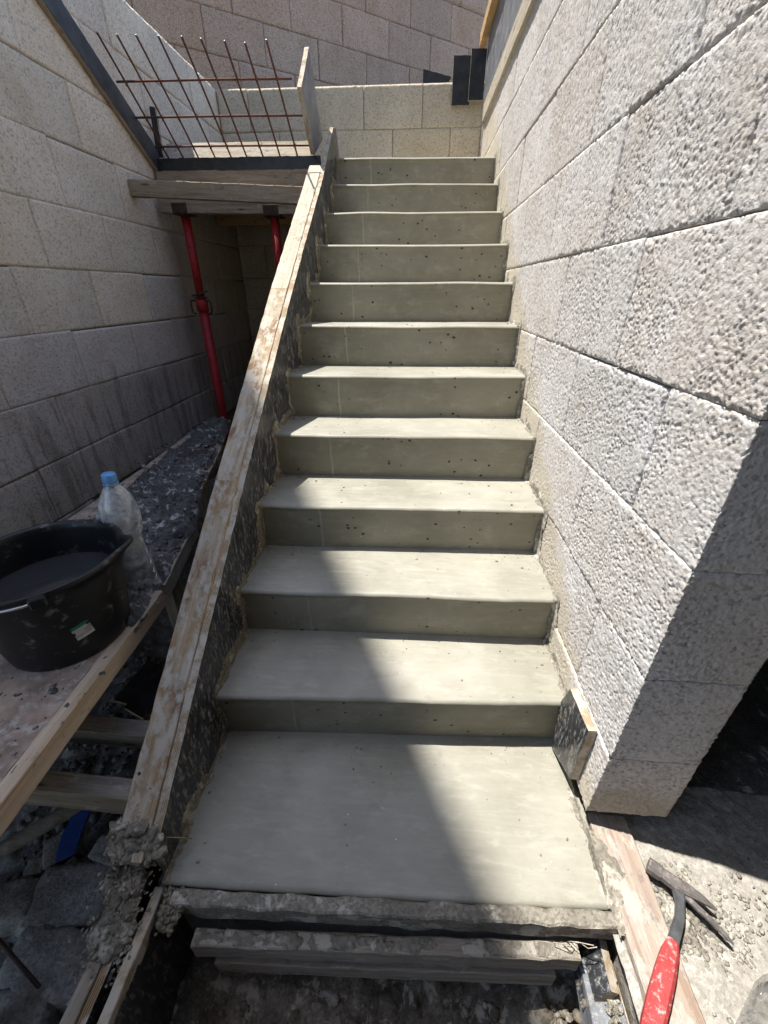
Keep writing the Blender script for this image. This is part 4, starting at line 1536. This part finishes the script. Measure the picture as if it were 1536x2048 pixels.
prop(-.955, 2.345, 1.622, 1.14, 'red steel prop with collar handles beside the left wall')
prop(-.378, 2.345, 1.606, 1.20, 'red steel prop half hidden behind the stringer form board')

# ------------------------------------------------------------------ beam form on top of the right wall, offcuts on the back wall
bf = empty('beam_form', (.97, 2.2, 2.28), 'form panel with battens on top of the sunlit right wall', 'formwork')
panel('form_panel', [(.9, 2.30), (3.50, 2.335), (3.50, 2.80), (.9, 2.80)], (.986, 0, 0), (0, 1, 0), (0, 0, 1), .020, M['film_grey'], M['edge'], bf)
lumber('lower_batten', (.995, .9, 2.318), (.995, 3.42, 2.365), .026, .100, M['wood_pale'], bf, rough=.002)
lumber('upper_batten', (.962, .9, 2.83), (.962, 3.66, 2.835), .046, .080, M['wood_new'], bf, rough=.002)
p1 = panel('ply_offcut', [(.750, 2.455), (.885, 2.457), (.884, 2.728), (.750, 2.732)], (0, 3.585, 0), (1, 0, 0), (0, 0, 1), .018, M['film_clean'], M['edge_pale'])
tag(p1, 'wider black ply rectangle fixed to the back wall under the beam form', 'offcut')
p2 = panel('ply_offcut', [(.874, 2.470), (.985, 2.472), (.985, 2.747), (.874, 2.750)], (0, 3.545, 0), (1, 0, 0), (0, 0, 1), .018, M['film_clean'], M['edge_pale'])
tag(p2, 'narrower black ply rectangle in the corner where back and right walls meet', 'offcut')
p3 = panel('ply_offcut', [(.525, 2.602), (.715, 2.602), (.745, 2.655), (.525, 2.705)], (0, 3.70, 0), (1, 0, 0), (0, 0, 1), .018, M['film_clean'], M['edge_pale'])
tag(p3, 'small black wedge of ply standing on top of the back wall', 'offcut')


# ------------------------------------------------------------------ third level: small pieces belong to the part that carries them
bpy.context.view_layer.update()


def under(child, carrier):
    w = child.matrix_world.copy()
    child.parent = carrier
    child.matrix_parent_inverse = carrier.matrix_world.inverted()
    child.matrix_basis = w


def kind(o):
    return o.name.split('.')[0]


def regroup(root, carrier, names):
    kids = list(root.children)
    hosts = [k for k in kids if kind(k) == carrier]
    for k in kids:
        if kind(k) in names:
            c0 = k.matrix_world @ Vector(k.bound_box[0])
            h = min(hosts, key=lambda q: min((q.matrix_world @ Vector(b) - c0).length for b in q.bound_box))
            under(k, h)


regroup(bk, 'bucket_body', ('handle_boss', 'handle_wire', 'paper_label'))
regroup(wb, 'bottle_body', ('bottle_cap', 'neck_ring'))
regroup(bt, 'bottle_body', ('pen_mark',))
regroup(fb, 'stringer_timber', ('nail_head', 'rusty_strap', 'mortar_clump'))
regroup(fb, 'inner_panel', ('split_veneer', 'straw'))
regroup(rb, 'bar', ('cut_end',))
for r_ in [o for o in COL.objects if kind(o) == 'steel_prop']:
    regroup(r_, 'outer_tube', ('base_plate', 'collar_nut', 'collar_ring', 'handle', 'pin'))
    regroup(r_, 'inner_tube', ('head_plate', 'head_flange', 'pin_hole'))
